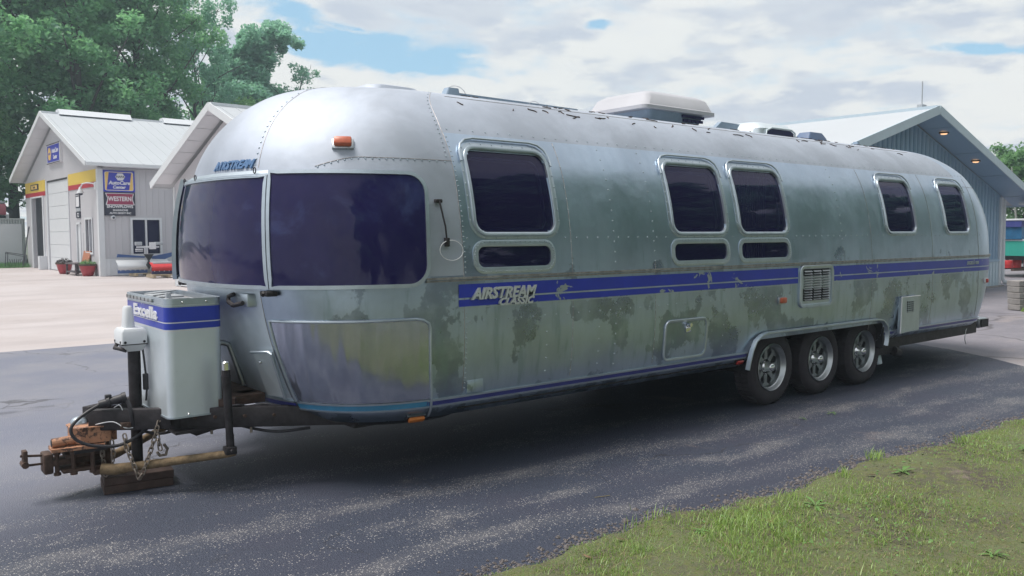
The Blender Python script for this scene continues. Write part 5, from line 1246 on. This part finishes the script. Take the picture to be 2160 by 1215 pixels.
ml = bpy.data.materials.new('lamp_glow'); ml.use_nodes = True; bb = ml.node_tree.nodes['Principled BSDF']; bb.inputs['Emission Color'].default_value = (1, .55, .28, 1); bb.inputs['Emission Strength'].default_value = .9; bb.inputs['Base Color'].default_value = (.8, .5, .3, 1); MATS['lamp_glow'] = ml
for u in (-5.0, -2.95):
    z = 4.47-.118-(4.47-2.44)/(W3/2+1.05)*abs(u+W3/2)-.012
    lb = MB().lathe([(.115, .012), (.115, -.02), (.085, -.025)], 18, Matrix.Translation((u, -.36, z))).build('soffit_light', 'rusty', B3, True)
    MB().lathe([(.085, -.022), (.06, -.045), (0, -.055)], 18, Matrix.Translation((u, -.36, z))).build('light_lens', 'lamp_glow', lb, True)
mb = MB(); mb.cyl((-W3/2+.05, -.3, 4.45), (-W3/2+.05, -.3, 5.12), .014, 6); mb.box(-W3/2-.08, -W3/2+.18, -.36, -.24, 4.50, 4.58, .01); mb.build('antenna', 'plow_grey', B3)
mb = MB(); mb.box(.14, .52, -.60, -.40, 2.34, 2.43, .03); mb.build('yard_light', 'white_paint', B3, True)

# ------------------------------------------------------------------ small things by the workshop
def pot(x, y, label, dry):
    p = thing('flower_pot', label, 'flower pot', (x, y, 0), 0, 'red pots by the workshop corner'); p.scale = (.68, .68, .78)
    MB().lathe([(.0, 0), (.24, 0), (.27, .02), (.36, .25), (.42, .46), (.46, .50), (.46, .56), (.42, .56), (.40, .50), (.0, .48)], 28).build('pot', 'clay_red', p, True)
    MB().lathe([(.44, .49), (.475, .50), (.475, .575), (.41, .575)], 28).build('pot_rim', 'rusty', p, True)
    g = np.random.default_rng(int(x*10)); mb = MB()
    for k in range(220):
        a = g.uniform(0, 2*PI); r_ = .42*math.sqrt(g.uniform()); z = .55+g.uniform(0, .30)*(1-r_/.6); c_ = Vector((r_*math.cos(a), r_*math.sin(a), z)); d = Vector(g.normal(0, 1, 3)).normalized()*.07; e = Vector(g.normal(0, 1, 3)).normalized()*.03
        mb.add([c_-d, c_+e, c_+d, c_-e], [(0, 1, 2, 3)])
    mb.build('plant', 'leaf_right' if not dry else 'bark', p)
PX = b1w
pot(4.52, 29.1, 'red flower pot with bright green leaves right of the bench', False)
pot(4.22, 31.7, 'red flower pot with drooping dark leaves left of the bench', True)
bn_ = thing('bench', 'low bench with orange wooden backrest between the red pots', 'bench', (4.38, 30.3, 0), GA)
boxes('seat', [(-.25, .22, -.80, .70, .42, .47)], 'bench_iron', bn_); mb = MB(); mb.box(.16, .21, -.60, .35, .50, .98, .01, Matrix.Rotation(R(12), 4, 'Y')); mb.build('backrest', 'bench_wood', bn_)
for y in (-.72, .62):
    for x in (-.22, .17): boxes('leg', [(x, x+.06, y, y+.06, 0, .42)], 'bench_iron', bn_)
boxes('stretcher', [(-.22, .2, -.70, .66, .10, .15)], 'bench_iron', bn_)
# snowplows
def plow(root, x0, x1, h, body, edge_, flip=1, yb=0., z0=.12):
    n = 10; prof = [(yb-.0+.20*math.sin(PI*k/n)*-1+.16*(k/n), z0+h*k/n) for k in range(n+1)]
    mb = MB(); mb.add([(x, y, z) for x in (x0, x1) for y, z in prof]+[(x, y+.03, z) for x in (x0, x1) for y, z in prof], [(k, k+1, n+2+k, n+1+k) for k in range(n)]+[(2*n+2+k, 3*n+3+k, 3*n+4+k, 2*n+3+k) for k in range(n)]+[(0, n+1, 3*n+3, 2*n+2), (n, 3*n+2, 4*n+3, 2*n+1)]); bl_ = mb.build('plow_blade', body, root, True)
    mb = MB(); mb.box(x0, x1, yb-.065, yb-.03, z0-.06, z0+.14); mb.build('cutting_edge', edge_, root)
    for x in np.arange(x0+.1, x1, .17): mb = MB(); mb.cyl((x, yb-.065, z0+.05), (x, yb-.075, z0+.05), .018, 8); mb.build('edge_bolt', 'sign_white', root)
def pallet(x, y, label, w_=1.1, d_=.8):
    p = thing('pallet', label, 'pallet', (x, y, 0), GA, 'pallets under the snowplows')
    for k in range(5): boxes('deck_board', [(-w_/2, w_/2, -d_/2+k*d_/5+.01, -d_/2+(k+1)*d_/5-.03, .10, .12)], 'pallet_wood', p)
    for k in range(3): boxes('bearer', [(-w_/2+k*(w_-.09)/2, -w_/2+k*(w_-.09)/2+.09, -d_/2, d_/2, .02, .098)], 'pallet_wood', p)
pallet(6.25, 27.6, 'weathered pallet under the white snowplow'); pallet(6.40, 25.9, 'pale pallet under the red snowplow')
pw = thing('snowplow', 'white snowplow with dark blue cutting edge and raised wings on a pallet', 'snowplow', (5.98, 27.7, .125), GA, 'snowplows stored by the workshop')
plow(pw, -.80, .25, .42, 'white_paint', 'plow_blue', yb=-.1, z0=.06); plow(pw, .30, 1.1, .42, 'white_paint', 'plow_grey', yb=0.0, z0=.06)
mb = MB(); mb.prism([(-.82, .72), (.16, .62), (.10, .56), (-.1, .58), (-.86, .60)], .05, frameM((0, -.25, 0), (1, 0, 0), (0, 0, 1))); mb.build('plow_wing', 'plow_blue', pw)
mb = MB(); mb.prism([(.32, .60), (1.15, .76), (1.2, .64), (.85, .50), (.4, .52)], .05, frameM((0, -.25, 0), (1, 0, 0), (0, 0, 1))); mb.build('plow_wing', 'plow_blue', pw)
mb = MB(); mb.prism([(.08, .70), (.42, .70), (.32, .55), (.26, .45), (.33, .30), (.25, .14), (.16, .30), (.23, .45), (.18, .56)], .10, frameM((0, -.30, 0), (1, 0, 0), (0, 0, 1))); mb.build('plow_frame', 'dark', pw)
mb = MB(); mb.box(-.10, .72, -.12, -.06, .93, 1.0, .01); mb.box(.18, .22, -.1, -.05, .65, 1.0); mb.box(.27, .31, -.1, -.05, .65, 1.0); mb.build('light_bar', 'sign_white', pw)
boxes('headlight', [(-.16, .08, -.20, -.06, 1.02, 1.16)], 'plow_grey', pw, .02); boxes('headlight', [(.55, .84, -.20, -.06, 1.04, 1.15)], 'plow_grey', pw, .02); boxes('control_box', [(.36, .58, -.2, -.06, .88, 1.14)], 'sign_white', pw, .01)
boxes('headlight_guard', [(-.14, .10, -.205, -.08, .86, .90), (-.14, .10, -.205, -.08, .80, .83)], 'sign_white', pw)
rp_ = thing('snowplow', 'red snowplow with dark bolted cutting edge beside the pale garage', 'snowplow', (6.35, 25.9, .125), GA, 'snowplows stored by the workshop')
plow(rp_, -.45, .60, .36, 'plow_red', 'navy', yb=0, z0=.07)
mb = MB(); mb.box(-.35, .6, .05, .3, .32, .44, .02); mb.build('plow_frame', 'plow_grey', rp_)
# white corrugated fence
fe = thing('metal_fence', 'tall white corrugated metal fence left of the workshop', 'fence', (-3.0, 42.9, 0), 0)
n = 64; mb = MB(); xs_ = np.linspace(0, 7.6, n*4+1); prof = [(x, .05*(1 if (i // 2) % 2 else -1)) for i, x in enumerate(xs_)]
mb.add([(x, y, z) for x, y in prof for z in (0.02, 2.33)], [(2*i, 2*i+2, 2*i+3, 2*i+1) for i in range(len(prof)-1)]); mb.build('corrugated_sheet', 'fence_metal', fe)
boxes('top_rail', [(0, 7.6, -.08, .08, 2.33, 2.38)], 'fence_metal', fe); boxes('gate_panel', [(6.35, 7.45, -.10, -.06, .05, 2.1)], 'white_paint', fe)
# rack and pole
rk = thing('iron_rack', 'low rusty iron rack lying in grass before the white fence', 'rack', (3.32, 40.3, 0), 0)
mb = MB()
for a_, b_ in (((0, 0, 0), (.06, 0, .74)), ((.06, 0, .74), (.92, 0, .58)), ((.92, 0, .58), (.90, 0, 0)), ((.10, 0, 0), (.14, 0, .72)), ((.82, 0, 0), (.84, 0, .58)), ((.06, .3, .7), (.92, .3, .5)), ((0, 0, .1), (.9, 0, .1))): mb.tube([a_, b_], .018, 6)
for k in range(7): mb.tube([(.2+.09*k, 0, .1), (.24+.08*k, .05, .25+.05*(k % 3)), (.2+.1*k, 0, .40)], .014, 5)
mb.build('rack_frame', 'iron', rk)
po = thing('leaning_pole', 'dark metal pole leaning on the workshop corner beside the fence', 'pole', (4.02, 40.1, 0), 0)
mb = MB(); mb.tube([(0, 0, 0), (.36, .2, 1.95)], .028, 8); mb.build('pole', 'iron', po, True)
# grass tuft strip by the fence
g = np.random.default_rng(4); nb = 2500; x = g.uniform(2.6, 4.35, nb); y = g.uniform(40.0, 42.5, nb); h = g.uniform(.06, .26, nb); a = g.uniform(0, 2*PI, nb); w_ = .02
V = np.stack([np.stack([x-w_*np.cos(a), y-w_*np.sin(a), 0*x], 1), np.stack([x+w_*np.cos(a), y+w_*np.sin(a), 0*x], 1), np.stack([x+.05*np.sin(a), y, h], 1)], 1).reshape(-1, 3)
o = link('tall_grass', npmesh('tall_grass', V, np.arange(nb*3).reshape(-1, 3)), None, 'leaf_right'); tag(o, 'tall grass growing along the foot of the white fence', 'grass', None, 'stuff')
# pink vehicle beyond the fence
pv = thing('parked_truck', 'faded red truck body showing above the white fence', 'truck', (2.6, 46.5, 0), 0)
boxes('body', [(0, 1.72, 0, 1.8, 2.62, 3.22)], 'pink', pv, .06, True); boxes('roof', [(0, 1.70, .02, 1.7, 3.23, 3.36)], 'plow_grey', pv, .03); boxes('bumper', [(1.72, 1.86, .2, .4, 2.45, 2.66)], 'sign_white', pv); boxes('chassis', [(0, 1.7, .1, 1.7, .7, 2.60)], 'dark', pv)
small_wheel(pv, 1.1, -.02, .5, .5, .25, ((1, 0, 0), (0, 0, 1))); small_wheel(pv, .9, -.02, 2.55, .26, .2, ((1, 0, 0), (0, 0, 1)))

# boat on a trailer at far right
bt = thing('motor_boat', 'teal and white motor boat with blue windscreen right of the steel building', 'boat', (29.0, 6.45, 0), R(-12))
loft([[Vector((x, y, z)) for x, y, z in ((0, -.9, .74), (6.0, -.9, .74), (7.6, 0, .85), (6, .9, .74), (0, .9, .74))], [Vector((x, y, z)) for x, y, z in ((0, -1.1, 1.25), (6.2, -1.1, 1.25), (8., 0, 1.3), (6.2, 1.1, 1.25), (0, 1.1, 1.25))]]).build('hull', 'teal', bt)
loft([[Vector((x, y, z)) for x, y, z in ((.05, -.7, .60), (5.8, -.7, .60), (7.0, 0, .7), (5.8, .7, .6), (.05, .7, .6))], [Vector((x, y, z)) for x, y, z in ((.02, -.88, .739), (6.0, -.88, .739), (7.55, 0, .849), (6, .88, .739), (.02, .88, .739))]]).build('hull_bottom', 'dark', bt)
MB().box(0, 6.1, -1.08, 1.08, 1.252, 1.31, .02).build('deck', 'white_paint', bt)
mb = MB(); mb.prism([(.05, 1.30), (2.4, 1.38), (3.2, 1.32), (3.2, 1.315), (.05, 1.312)], 1.6, frameM((0, .8, 0), (1, 0, 0), (0, 0, 1))); mb.build('cowling', 'white_paint', bt)
mb = MB(); mb.prism([(-.05, 1.32), (1.6, 1.42), (1.8, 1.72), (-.05, 1.74)], 1.3, frameM((0, .7, 0), (1, 0, 0), (0, 0, 1))); mb.build('windscreen', 'glass_blue', bt)
mb = MB(); mb.prism([(-.1, 1.74), (1.9, 1.72), (1.95, 1.93), (-.1, 1.95)], 1.34, frameM((0, .72, 0), (1, 0, 0), (0, 0, 1))); mb.build('canopy_skirt', 'blue_panel', bt)
MB().box(-.12, 2.6, -.76, .76, 1.955, 2.02, .02).build('canopy', 'white_paint', bt)
MB().box(.1, .75, -.735, -.722, 1.84, 1.88).build('canopy_label', 'sign_white', bt)
boxes('cockpit_post', [(1.55, 1.62, -.64, -.60, 1.3, 1.95)], 'white_paint', bt)
for x in (.1, 1.0): boxes('bow_cushion', [(x, x+.5, -.6, -.2, 1.31, 1.37)], 'sign_white', bt)
btr = thing('boat_trailer', 'low dark boat trailer carrying the teal boat and red fuel drums', 'trailer', (29.0, 6.3, 0), R(-12))
MB().box(-.6, 6.5, -.55, -.45, .24, .31).build('side_rail', 'rusty', btr); MB().box(-.6, 6.5, .45, .55, .24, .31).build('side_rail', 'rusty', btr)
for x in (.6, 3.2, 5.6): MB().box(x, x+.08, -.449, .449, .25, .30).build('cross_member', 'rusty', btr)
for x in (.75, 2.2): boxes('upright', [(x, x+.07, -.52, -.46, .31, .62)], 'frame_alu', btr)
small_wheel(btr, .42, -.66, .16, .16, .12, ((1, 0, 0), (0, 0, 1))); small_wheel(btr, 2.6, -.66, .16, .16, .12, ((1, 0, 0), (0, 0, 1)))
for i, (x, r_, lb_) in enumerate(((-.25, .17, 'red drum at the left end of the boat trailer'), (.28, .14, 'narrow red drum in the middle of the boat trailer'), (.98, .17, 'red drum right of the silver trailer upright'))):
    p = Matrix.Translation((29.0, 6.3, 0)) @ Matrix.Rotation(R(-12), 4, 'Z') @ Vector((x, -.1, .32)); d_ = thing('fuel_drum', lb_, 'drum', p, 0, 'red drums on the boat trailer')
    MB().lathe([(0, 0), (r_, 0), (r_*1.02, .02), (r_, .04), (r_, .10), (r_*1.03, .12), (r_, .14), (r_, .24), (r_*.9, .27), (0, .27)], 20).build('drum_body', 'plow_red', d_, True); MB().lathe([(r_*.3, .27), (r_*.3, .29), (0, .29)], 12).build('drum_cap', 'sign_black', d_, True)

# block retaining wall at far right
rw_ = thing('block_wall', 'low grey stone block retaining wall at the right edge of the lot', 'wall', (15.45, 1.05, 0), R(-14))
g = np.random.default_rng(9)
for c_ in range(5):
    for k in range(9):
        x = k*.34-(.17 if c_ % 2 and k else 0)+c_*.015; y = c_*.02
        mb = MB(); mb.box(x, x+(.155 if c_ % 2 and not k else .325), y+g.uniform(-.008, .008), y+.26, c_*.118+.004, c_*.118+.113, .008); mb.build('block', 'stone_block', rw_)
# little turf patch at its foot
g = np.random.default_rng(6); nb = 5000; x = 15.3+g.uniform(0, 3.5, nb); y = 1.0-.25*(x-15.3)-g.uniform(.0, 1, nb)**.8*(.15+.25*(x-15.1)); h = g.uniform(.02, .10, nb); a = g.uniform(0, 2*PI, nb); w_ = .008
V = np.stack([np.stack([x-w_*np.cos(a), y-w_*np.sin(a), 0*x], 1), np.stack([x+w_*np.cos(a), y+w_*np.sin(a), 0*x], 1), np.stack([x+.03*np.sin(a), y, h], 1)], 1).reshape(-1, 3)
o = link('grass_patch', npmesh('grass_patch', V, np.arange(nb*3).reshape(-1, 3)), None, 'grass_blade'); tag(o, 'patch of grass at the foot of the stone block wall', 'grass', None, 'stuff')

# ------------------------------------------------------------------ trees
def make_tree(seed, H, cr_, base, nl, leaf, nleaf, sparse=.0, squash=1., m_='leaf_maple', limbs=16):
    """returns (wood mesh, crown mesh) centred on the trunk foot"""
    g = np.random.default_rng(seed); wood = MB(); cl = []
    tp = [Vector((0, 0, 0))]; 
    for k in range(1, 9): tp.append(Vector((g.normal(0, .12)*k*.35, g.normal(0, .12)*k*.35, H*.92*k/8)))
    r0 = H*.016; wood.tube(tp, [r0*(1-.88*k/8) for k in range(9)], 8)
    for i in range(limbs):
        f = base+(1-base)*(i+.5)/limbs*.97; k = f*8; a_ = tp[min(7, int(k))].lerp(tp[min(8, int(k)+1)], k-int(k))
        ang = i*2.4+g.normal(0, .3); t_ = (f-base)/(1-base); reach = cr_*(.45+.75*math.sin(PI*min(1, .15+t_*.85)))*g.uniform(.75, 1.15)
        d = Vector((math.cos(ang), math.sin(ang), g.uniform(.5, 1.3)+t_*.8)); d.normalize(); L = reach; pts = [a_.copy()]; p = a_.copy()
        for j in range(5): d = (d+Vector(g.normal(0, .16, 3))+Vector((0, 0, -.04))).normalized(); p = p+d*L/5; pts.append(p.copy())
        wood.tube(pts, [r0*(1-f)*.55+.02, *(r0*(1-f)*.4*(1-j/5)+.012 for j in range(5))], 6)
        for j in range(nl):
            s_ = g.uniform(.25, 1.05)*5; q = pts[min(4, int(s_))].lerp(pts[min(5, int(s_)+1)], min(1, s_-int(s_))); e = Vector(g.normal(0, 1, 3)); e.z = abs(e.z)*.5; e.normalize(); e = q+e*cr_*g.uniform(.12, .38)
            wood.tube([q, q.lerp(e, .5)+Vector(g.normal(0, .05, 3)), e], [.022, .015, .008], 4); cl.append((e, g.uniform(.6, 1.2)))
    C_ = np.array([tuple(c[0]) for c in cl]); S_ = np.array([c[1] for c in cl]); n = len(C_)
    if sparse: keep = g.uniform(0, 1, n) > sparse; C_, S_ = C_[keep], S_[keep]; n = len(C_)
    pick = g.integers(0, n, nleaf); off = g.normal(0, 1, (nleaf, 3)); off /= np.linalg.norm(off, axis=1)[:, None]; off *= (g.uniform(0, 1, nleaf)**.5)[:, None]*(S_[pick]*cr_*.185)[:, None]; off[:, 2] *= .85
    c = C_[pick]+off; c[:, 2] = np.maximum(c[:, 2], H*.08)
    nrm = g.normal(0, 1, (nleaf, 3)); nrm[:, 2] = np.abs(nrm[:, 2])+.5; nrm /= np.linalg.norm(nrm, axis=1)[:, None]
    t1 = np.cross(nrm, g.normal(0, 1, (nleaf, 3))); t1 /= np.linalg.norm(t1, axis=1)[:, None]; t2 = np.cross(nrm, t1)
    s = leaf*g.uniform(.6, 1.3, nleaf)[:, None]
    V = np.stack([c-t1*s, c+t2*s*.55, c+t1*s, c-t2*s*.55], 1).reshape(-1, 3)
    crown = npmesh('crown', V, np.arange(nleaf*4).reshape(-1, 4)); crown.materials.append(MATS[m_])
    wm = bpy.data.meshes.new('trunk'); wm.from_pydata([tuple(v) for v in wood.v], [], wood.f); wm.update(); wm.materials.append(MATS['bark']); wm.polygons.foreach_set('use_smooth', [True]*len(wm.polygons))
    return wm, crown
def put(mesh2, x, y, label, rz=0, sc=1., group='trees behind the workshop', name='tree', cat='tree', sz=None):
    o = thing(name, label, cat, (x, y, -.01), rz, group); o.scale = (sc, sc, sz or sc)
    for nm, me in (('trunk', mesh2[0]), ('crown', mesh2[1])):
        c = bpy.data.objects.new(nm, me); COL.objects.link(c); c.parent = o
TA = make_tree(21, 20, 5.4, .14, 9, .16, 37000, m_='leaf_maple', limbs=24)
TB = make_tree(35, 21, 5.0, .12, 9, .16, 34000, .10, m_='leaf_maple', limbs=24)
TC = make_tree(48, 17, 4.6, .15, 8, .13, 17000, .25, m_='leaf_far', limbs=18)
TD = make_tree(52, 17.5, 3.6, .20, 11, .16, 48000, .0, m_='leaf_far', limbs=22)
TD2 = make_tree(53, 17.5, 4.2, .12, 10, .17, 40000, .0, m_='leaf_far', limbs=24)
TE = make_tree(61, 9.5, 4.2, .08, 9, .16, 26000, .0, m_='leaf_right', limbs=18)
TS = make_tree(77, 14, 2.6, .35, 6, .11, 5500, .2, m_='leaf_far', limbs=14)
put(TA, 3.2, 50, 'tall dense maple at the far left edge behind the white fence', 0, 1.0)
put(TB, 8.6, 49, 'tall maple with dark upright trunk over the workshop gable', 1.2, 1.05)
put(TA, 12.2, 50.5, 'broad dense maple over the middle of the workshop roof', 2.9, .9, sz=1.0)
put(TB, 6.0, 56, 'maple standing behind and between the two leftmost trees', 4.2, 1.1)
put(TA, 11.6, 57, 'tall maple filling the gap behind the roof maples', 5.1, 1.1)
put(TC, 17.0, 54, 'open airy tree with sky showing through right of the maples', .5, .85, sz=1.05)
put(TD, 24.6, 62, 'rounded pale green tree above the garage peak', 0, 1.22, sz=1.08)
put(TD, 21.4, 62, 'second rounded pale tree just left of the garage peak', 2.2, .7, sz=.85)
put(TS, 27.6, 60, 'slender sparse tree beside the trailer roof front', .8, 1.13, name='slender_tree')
for i, (x, y, s_, lb_) in enumerate(((1.5, 47, .9, 'bushy small tree directly behind the white fence'), (-2.5, 48, 1., 'bushy small tree outside the left edge behind the fence'), (10, 46.5, .75, 'leafy bush peeking over the left end of the roof ridge'), (14.5, 46.5, .78, 'leafy bush peeking over the right end of the roof ridge'), (19, 50, .95, 'low leafy tree behind the garage rake'))):
    put(TE, x, y, lb_, i*1.3, s_, 'small trees behind the workshop', 'small_tree')
for i, (x, y, s_, lb_) in enumerate(((50, 14.2, .58, 'green hillside tree touching the steel building roof edge'), (50, 10.4, .68, 'green tree behind the boat at the right edge'), (56, 7, 1., 'green tree beyond the right edge past the boat'), (44, 11.2, .55, 'low green bush right above the boat canopy'), (60, 12.5, .85, 'taller tree standing behind the right hand trees'), (44, 6, .8, 'green bush beyond the boat trailer outside the right edge'))):
    put(TE, x, y, lb_, i*1.1+.4, s_, 'trees beyond the steel building', 'small_tree')
mb = MB(); bk = thing('birch_trunk', 'pale thin birch stem leaning above the boat', 'tree', (40.6, 10.2, 0), 0); mb.tube([(0, 0, 0), (-.1, .1, 2), (-.35, .3, 4.6)], [.06, .05, .03], 6); mb.build('trunk', 'bark_pale', bk, True)
for i, (x, y, s_) in enumerate(((-4, -15, .62), (.5, -16.5, .75), (5, -15, .65), (9.5, -16, .75), (14.5, -15.5, .7), (20, -17, .8), (26, -18, .8), (34, -17, .85), (44, -19, .9), (56, -18, .9))):
    put((TD, TD2)[i % 2], x, y, 'dense tree, %s from the left in the row behind the camera' % ('first', 'second', 'third', 'fourth', 'fifth', 'sixth', 'seventh', 'eighth', 'ninth', 'tenth')[i], i*1.7, s_*1.35, 'trees behind the camera', sz=s_*1.1)
for i, x in enumerate(np.arange(-3, 26, 3.6)):
    put(TD, float(x), -13.2-.8*(i % 2), 'bushy shrub, %s from the left in the hedge row behind the camera' % ('first', 'second', 'third', 'fourth', 'fifth', 'sixth', 'seventh', 'eighth', 'ninth', 'tenth')[i], i*.9, .42, 'hedge shrubs behind the camera', 'shrub', 'shrub')

# ------------------------------------------------------------------ small things on the ground
def weed(x, y, s_, label, n=9, z=None):
    w = thing('weed', label, 'weed', (x, y, turf_h(x, y)-.005 if z is None else z), 0, 'broadleaf weeds'); g = np.random.default_rng(int(abs(x*100+y*37)))
    for k in range(n):
        a = 2*PI*k/n+g.normal(0, .3); L = s_*g.uniform(.6, 1.1); wd = L*.22; mb = MB(); el = g.uniform(.2, .8)
        pts = [(0, .0), (.3, .7), (.6, 1.), (.85, .7), (1, .1)]; vs = []
        for t_, ww in pts:
            r_ = L*t_; zc = L*(el*t_-.5*t_*t_)+.01; d = Vector((math.cos(a), math.sin(a), 0)); s2_ = Vector((-math.sin(a), math.cos(a), 0))
            vs += [d*r_+s2_*wd*ww*.5+Vector((0, 0, zc+.15*wd)), d*r_+Vector((0, 0, zc)), d*r_-s2_*wd*ww*.5+Vector((0, 0, zc+.15*wd))]
        mb.add(vs, [(i*3+j, i*3+j+1, i*3+3+j+1, i*3+3+j) for i in range(4) for j in range(2)]); mb.build('leaf', 'weed', w, True)
weed(1.33, -3.02, .10, 'broad leaved weed nearest the driveway edge in the lawn centre'); weed(.55, -2.85, .05, 'small green weed at the driveway edge left of the leafy one', 12)
weed(3.45, -3.35, .13, 'largest dandelion rosette near the top of the lawn', 12); weed(2.35, -3.0, .09, 'dandelion rosette midway along the lawn edge', 10)
weed(1.4, -3.9, .07, 'small rosette in the bare soil low in the lawn', 8); weed(4.6, -3.4, .12, 'tall leafed weed at the right edge of the lawn', 9)
weed(2.9, -3.9, .08, 'rosette in thin grass toward the right', 8)
weed(3.42, -1.63, .04, 'tiny green weed in the driveway before the first wheel', 7, .003); weed(3.80, -1.68, .05, 'tiny tufted weed in the driveway before the middle wheel', 8, .003)
def dleaf(x, y, a, label, s_=.05, z=None):
    poly = [(0, -.1), (.25, -.35), (.35, -.15), (.7, -.3), (.65, -.05), (1, 0), (.65, .1), (.7, .35), (.35, .2), (.2, .4), (0, .1)]
    zz_ = turf_h(x, y)+.012 if z is None else z
    M = Matrix.Translation((x, y, zz_)) @ Matrix.Rotation(a, 4, 'Z') @ Matrix.Rotation(.3, 4, 'X') @ Matrix.Diagonal((s_, s_, s_, 1))
    o = MB().prism(poly, .03, M).build('dry_leaf', 'dry_leaf'); tag(o, label, 'leaf', 'dry leaves in the lawn')
dleaf(.93, -3.0, .4, 'curled dry brown leaf beside the leafy weed', .07); dleaf(-.1, -2.72, 1.4, 'dry leaf at the lower left tip of the lawn', .055); dleaf(2.2, -2.9, 2.2, 'brown leaf near the lawn edge toward the wheels', .06)
dleaf(3.0, -3.6, .9, 'pale dry leaf lying in the right part of the lawn', .06); dleaf(.2, -2.66, 2., 'small pinkish leaf on the driveway rim of the lawn', .05)
for i, (x, y, a, L, lb_) in enumerate(((.62, -2.02, -.3, .10, 'pale straw stick on the asphalt left of the lawn'), (-2.9, 3.0, .2, .12, 'short pale twig on the asphalt left of the hitch'))):
    o = MB().tube([(x, y, .008), (x+L*math.cos(a), y+L*math.sin(a), .008)], .0022, 5).build('twig', 'straw'); tag(o, lb_, 'twig')

# crumbled asphalt and grit along the driveway edge
g = np.random.default_rng(17); mb = MB()
for k in range(2600):
    x = g.uniform(-1.2, 7.5); y = edge_y(x)+g.normal(.015, .05); r_ = g.uniform(.003, .009)*(1.6 if g.uniform() < .08 else 1); z = .004+max(0, turf_h(x, y)-.01 if y < edge_y(x) else 0)
    q = [Vector((x+r_*g.uniform(.6, 1.3)*dx, y+r_*g.uniform(.6, 1.3)*dy, z+r_*dz)) for dx, dy, dz in ((-1, -1, 0), (1, -1, 0), (1, 1, 0), (-1, 1, 0), (-.4, -.5, .9), (.5, -.3, .8), (.2, .6, .9))]
    mb.add(q, [(0, 1, 5, 4), (1, 2, 6, 5), (2, 3, 6), (3, 0, 4, 6), (4, 5, 6)])
o = mb.build('grit', 'edge_grit'); tag(o, 'loose grit and crumbled asphalt along the lawn edge', 'gravel', None, 'stuff')

g = np.random.default_rng(23); n = 9000
x = g.uniform(-1.2, 8, n); d = g.uniform(.03, 2.9, n); y = np.interp(x, [e[0] for e in edge], [e[1] for e in edge])-d
keep = (np.sin(x*1.9+2)*np.sin(y*2.7+x)+g.normal(0, .35, n)) > .25; x, y, d = x[keep], y[keep], d[keep]; n = len(x)
z = .012+.05*np.minimum(1, d/.5)+g.uniform(.004, .03, n); r_ = g.uniform(.004, .010, n); a = g.uniform(0, 2*PI, n); tl_ = g.normal(0, .35, (n, 2))
V = np.stack([np.stack([x+r_*np.cos(a+k*PI/2), y+r_*np.sin(a+k*PI/2), z+r_*(tl_[:, 0]*np.cos(a+k*PI/2)+tl_[:, 1]*np.sin(a+k*PI/2))], 1) for k in range(4)], 1).reshape(-1, 3)
o = link('clover', npmesh('clover', V, np.arange(n*4).reshape(-1, 4)), None, 'weed'); tag(o, 'small round clover leaves spread through the lawn', 'ground cover', None, 'stuff')
# separate taller tufts
tx, ty = [], []
for k in range(70):
    cx = g.uniform(-.3, 7.5); cy = edge_y(cx)-abs(g.normal(0, .9))-.03; m_ = g.integers(25, 70); rr_ = g.uniform(.02, .07); tx += list(cx+g.normal(0, rr_, m_)); ty += list(cy+g.normal(0, rr_, m_))
x = np.array(tx); y = np.array(ty); n = len(x); h = g.uniform(.025, .075, n); a = g.uniform(0, 2*PI, n); l = np.abs(g.normal(0, .6, n))*h; dx, dy = np.cos(a), np.sin(a); px, py = -dy*.0022, dx*.0022; z0 = .03
Pq = lambda k, s_, hh: np.stack([x+dx*l*k+px*s_, y+dy*l*k+py*s_, z0+h*hh], 1)
V = np.stack([Pq(0, -1, 0), Pq(0, 1, 0), Pq(.35, .8, .55), Pq(.35, -.8, .55), Pq(1., .12, .95), Pq(1., -.12, .95)], 1).reshape(-1, 3); k = np.arange(n)[:, None]*6
o = link('grass_tufts', npmesh('grass_tufts', V, np.concatenate([k+np.array([[0, 1, 2, 3]]), k+np.array([[3, 2, 4, 5]])], 0)), None, 'grass_blade'); tag(o, 'taller bright tufts of grass scattered over the lawn', 'grass', None, 'stuff')
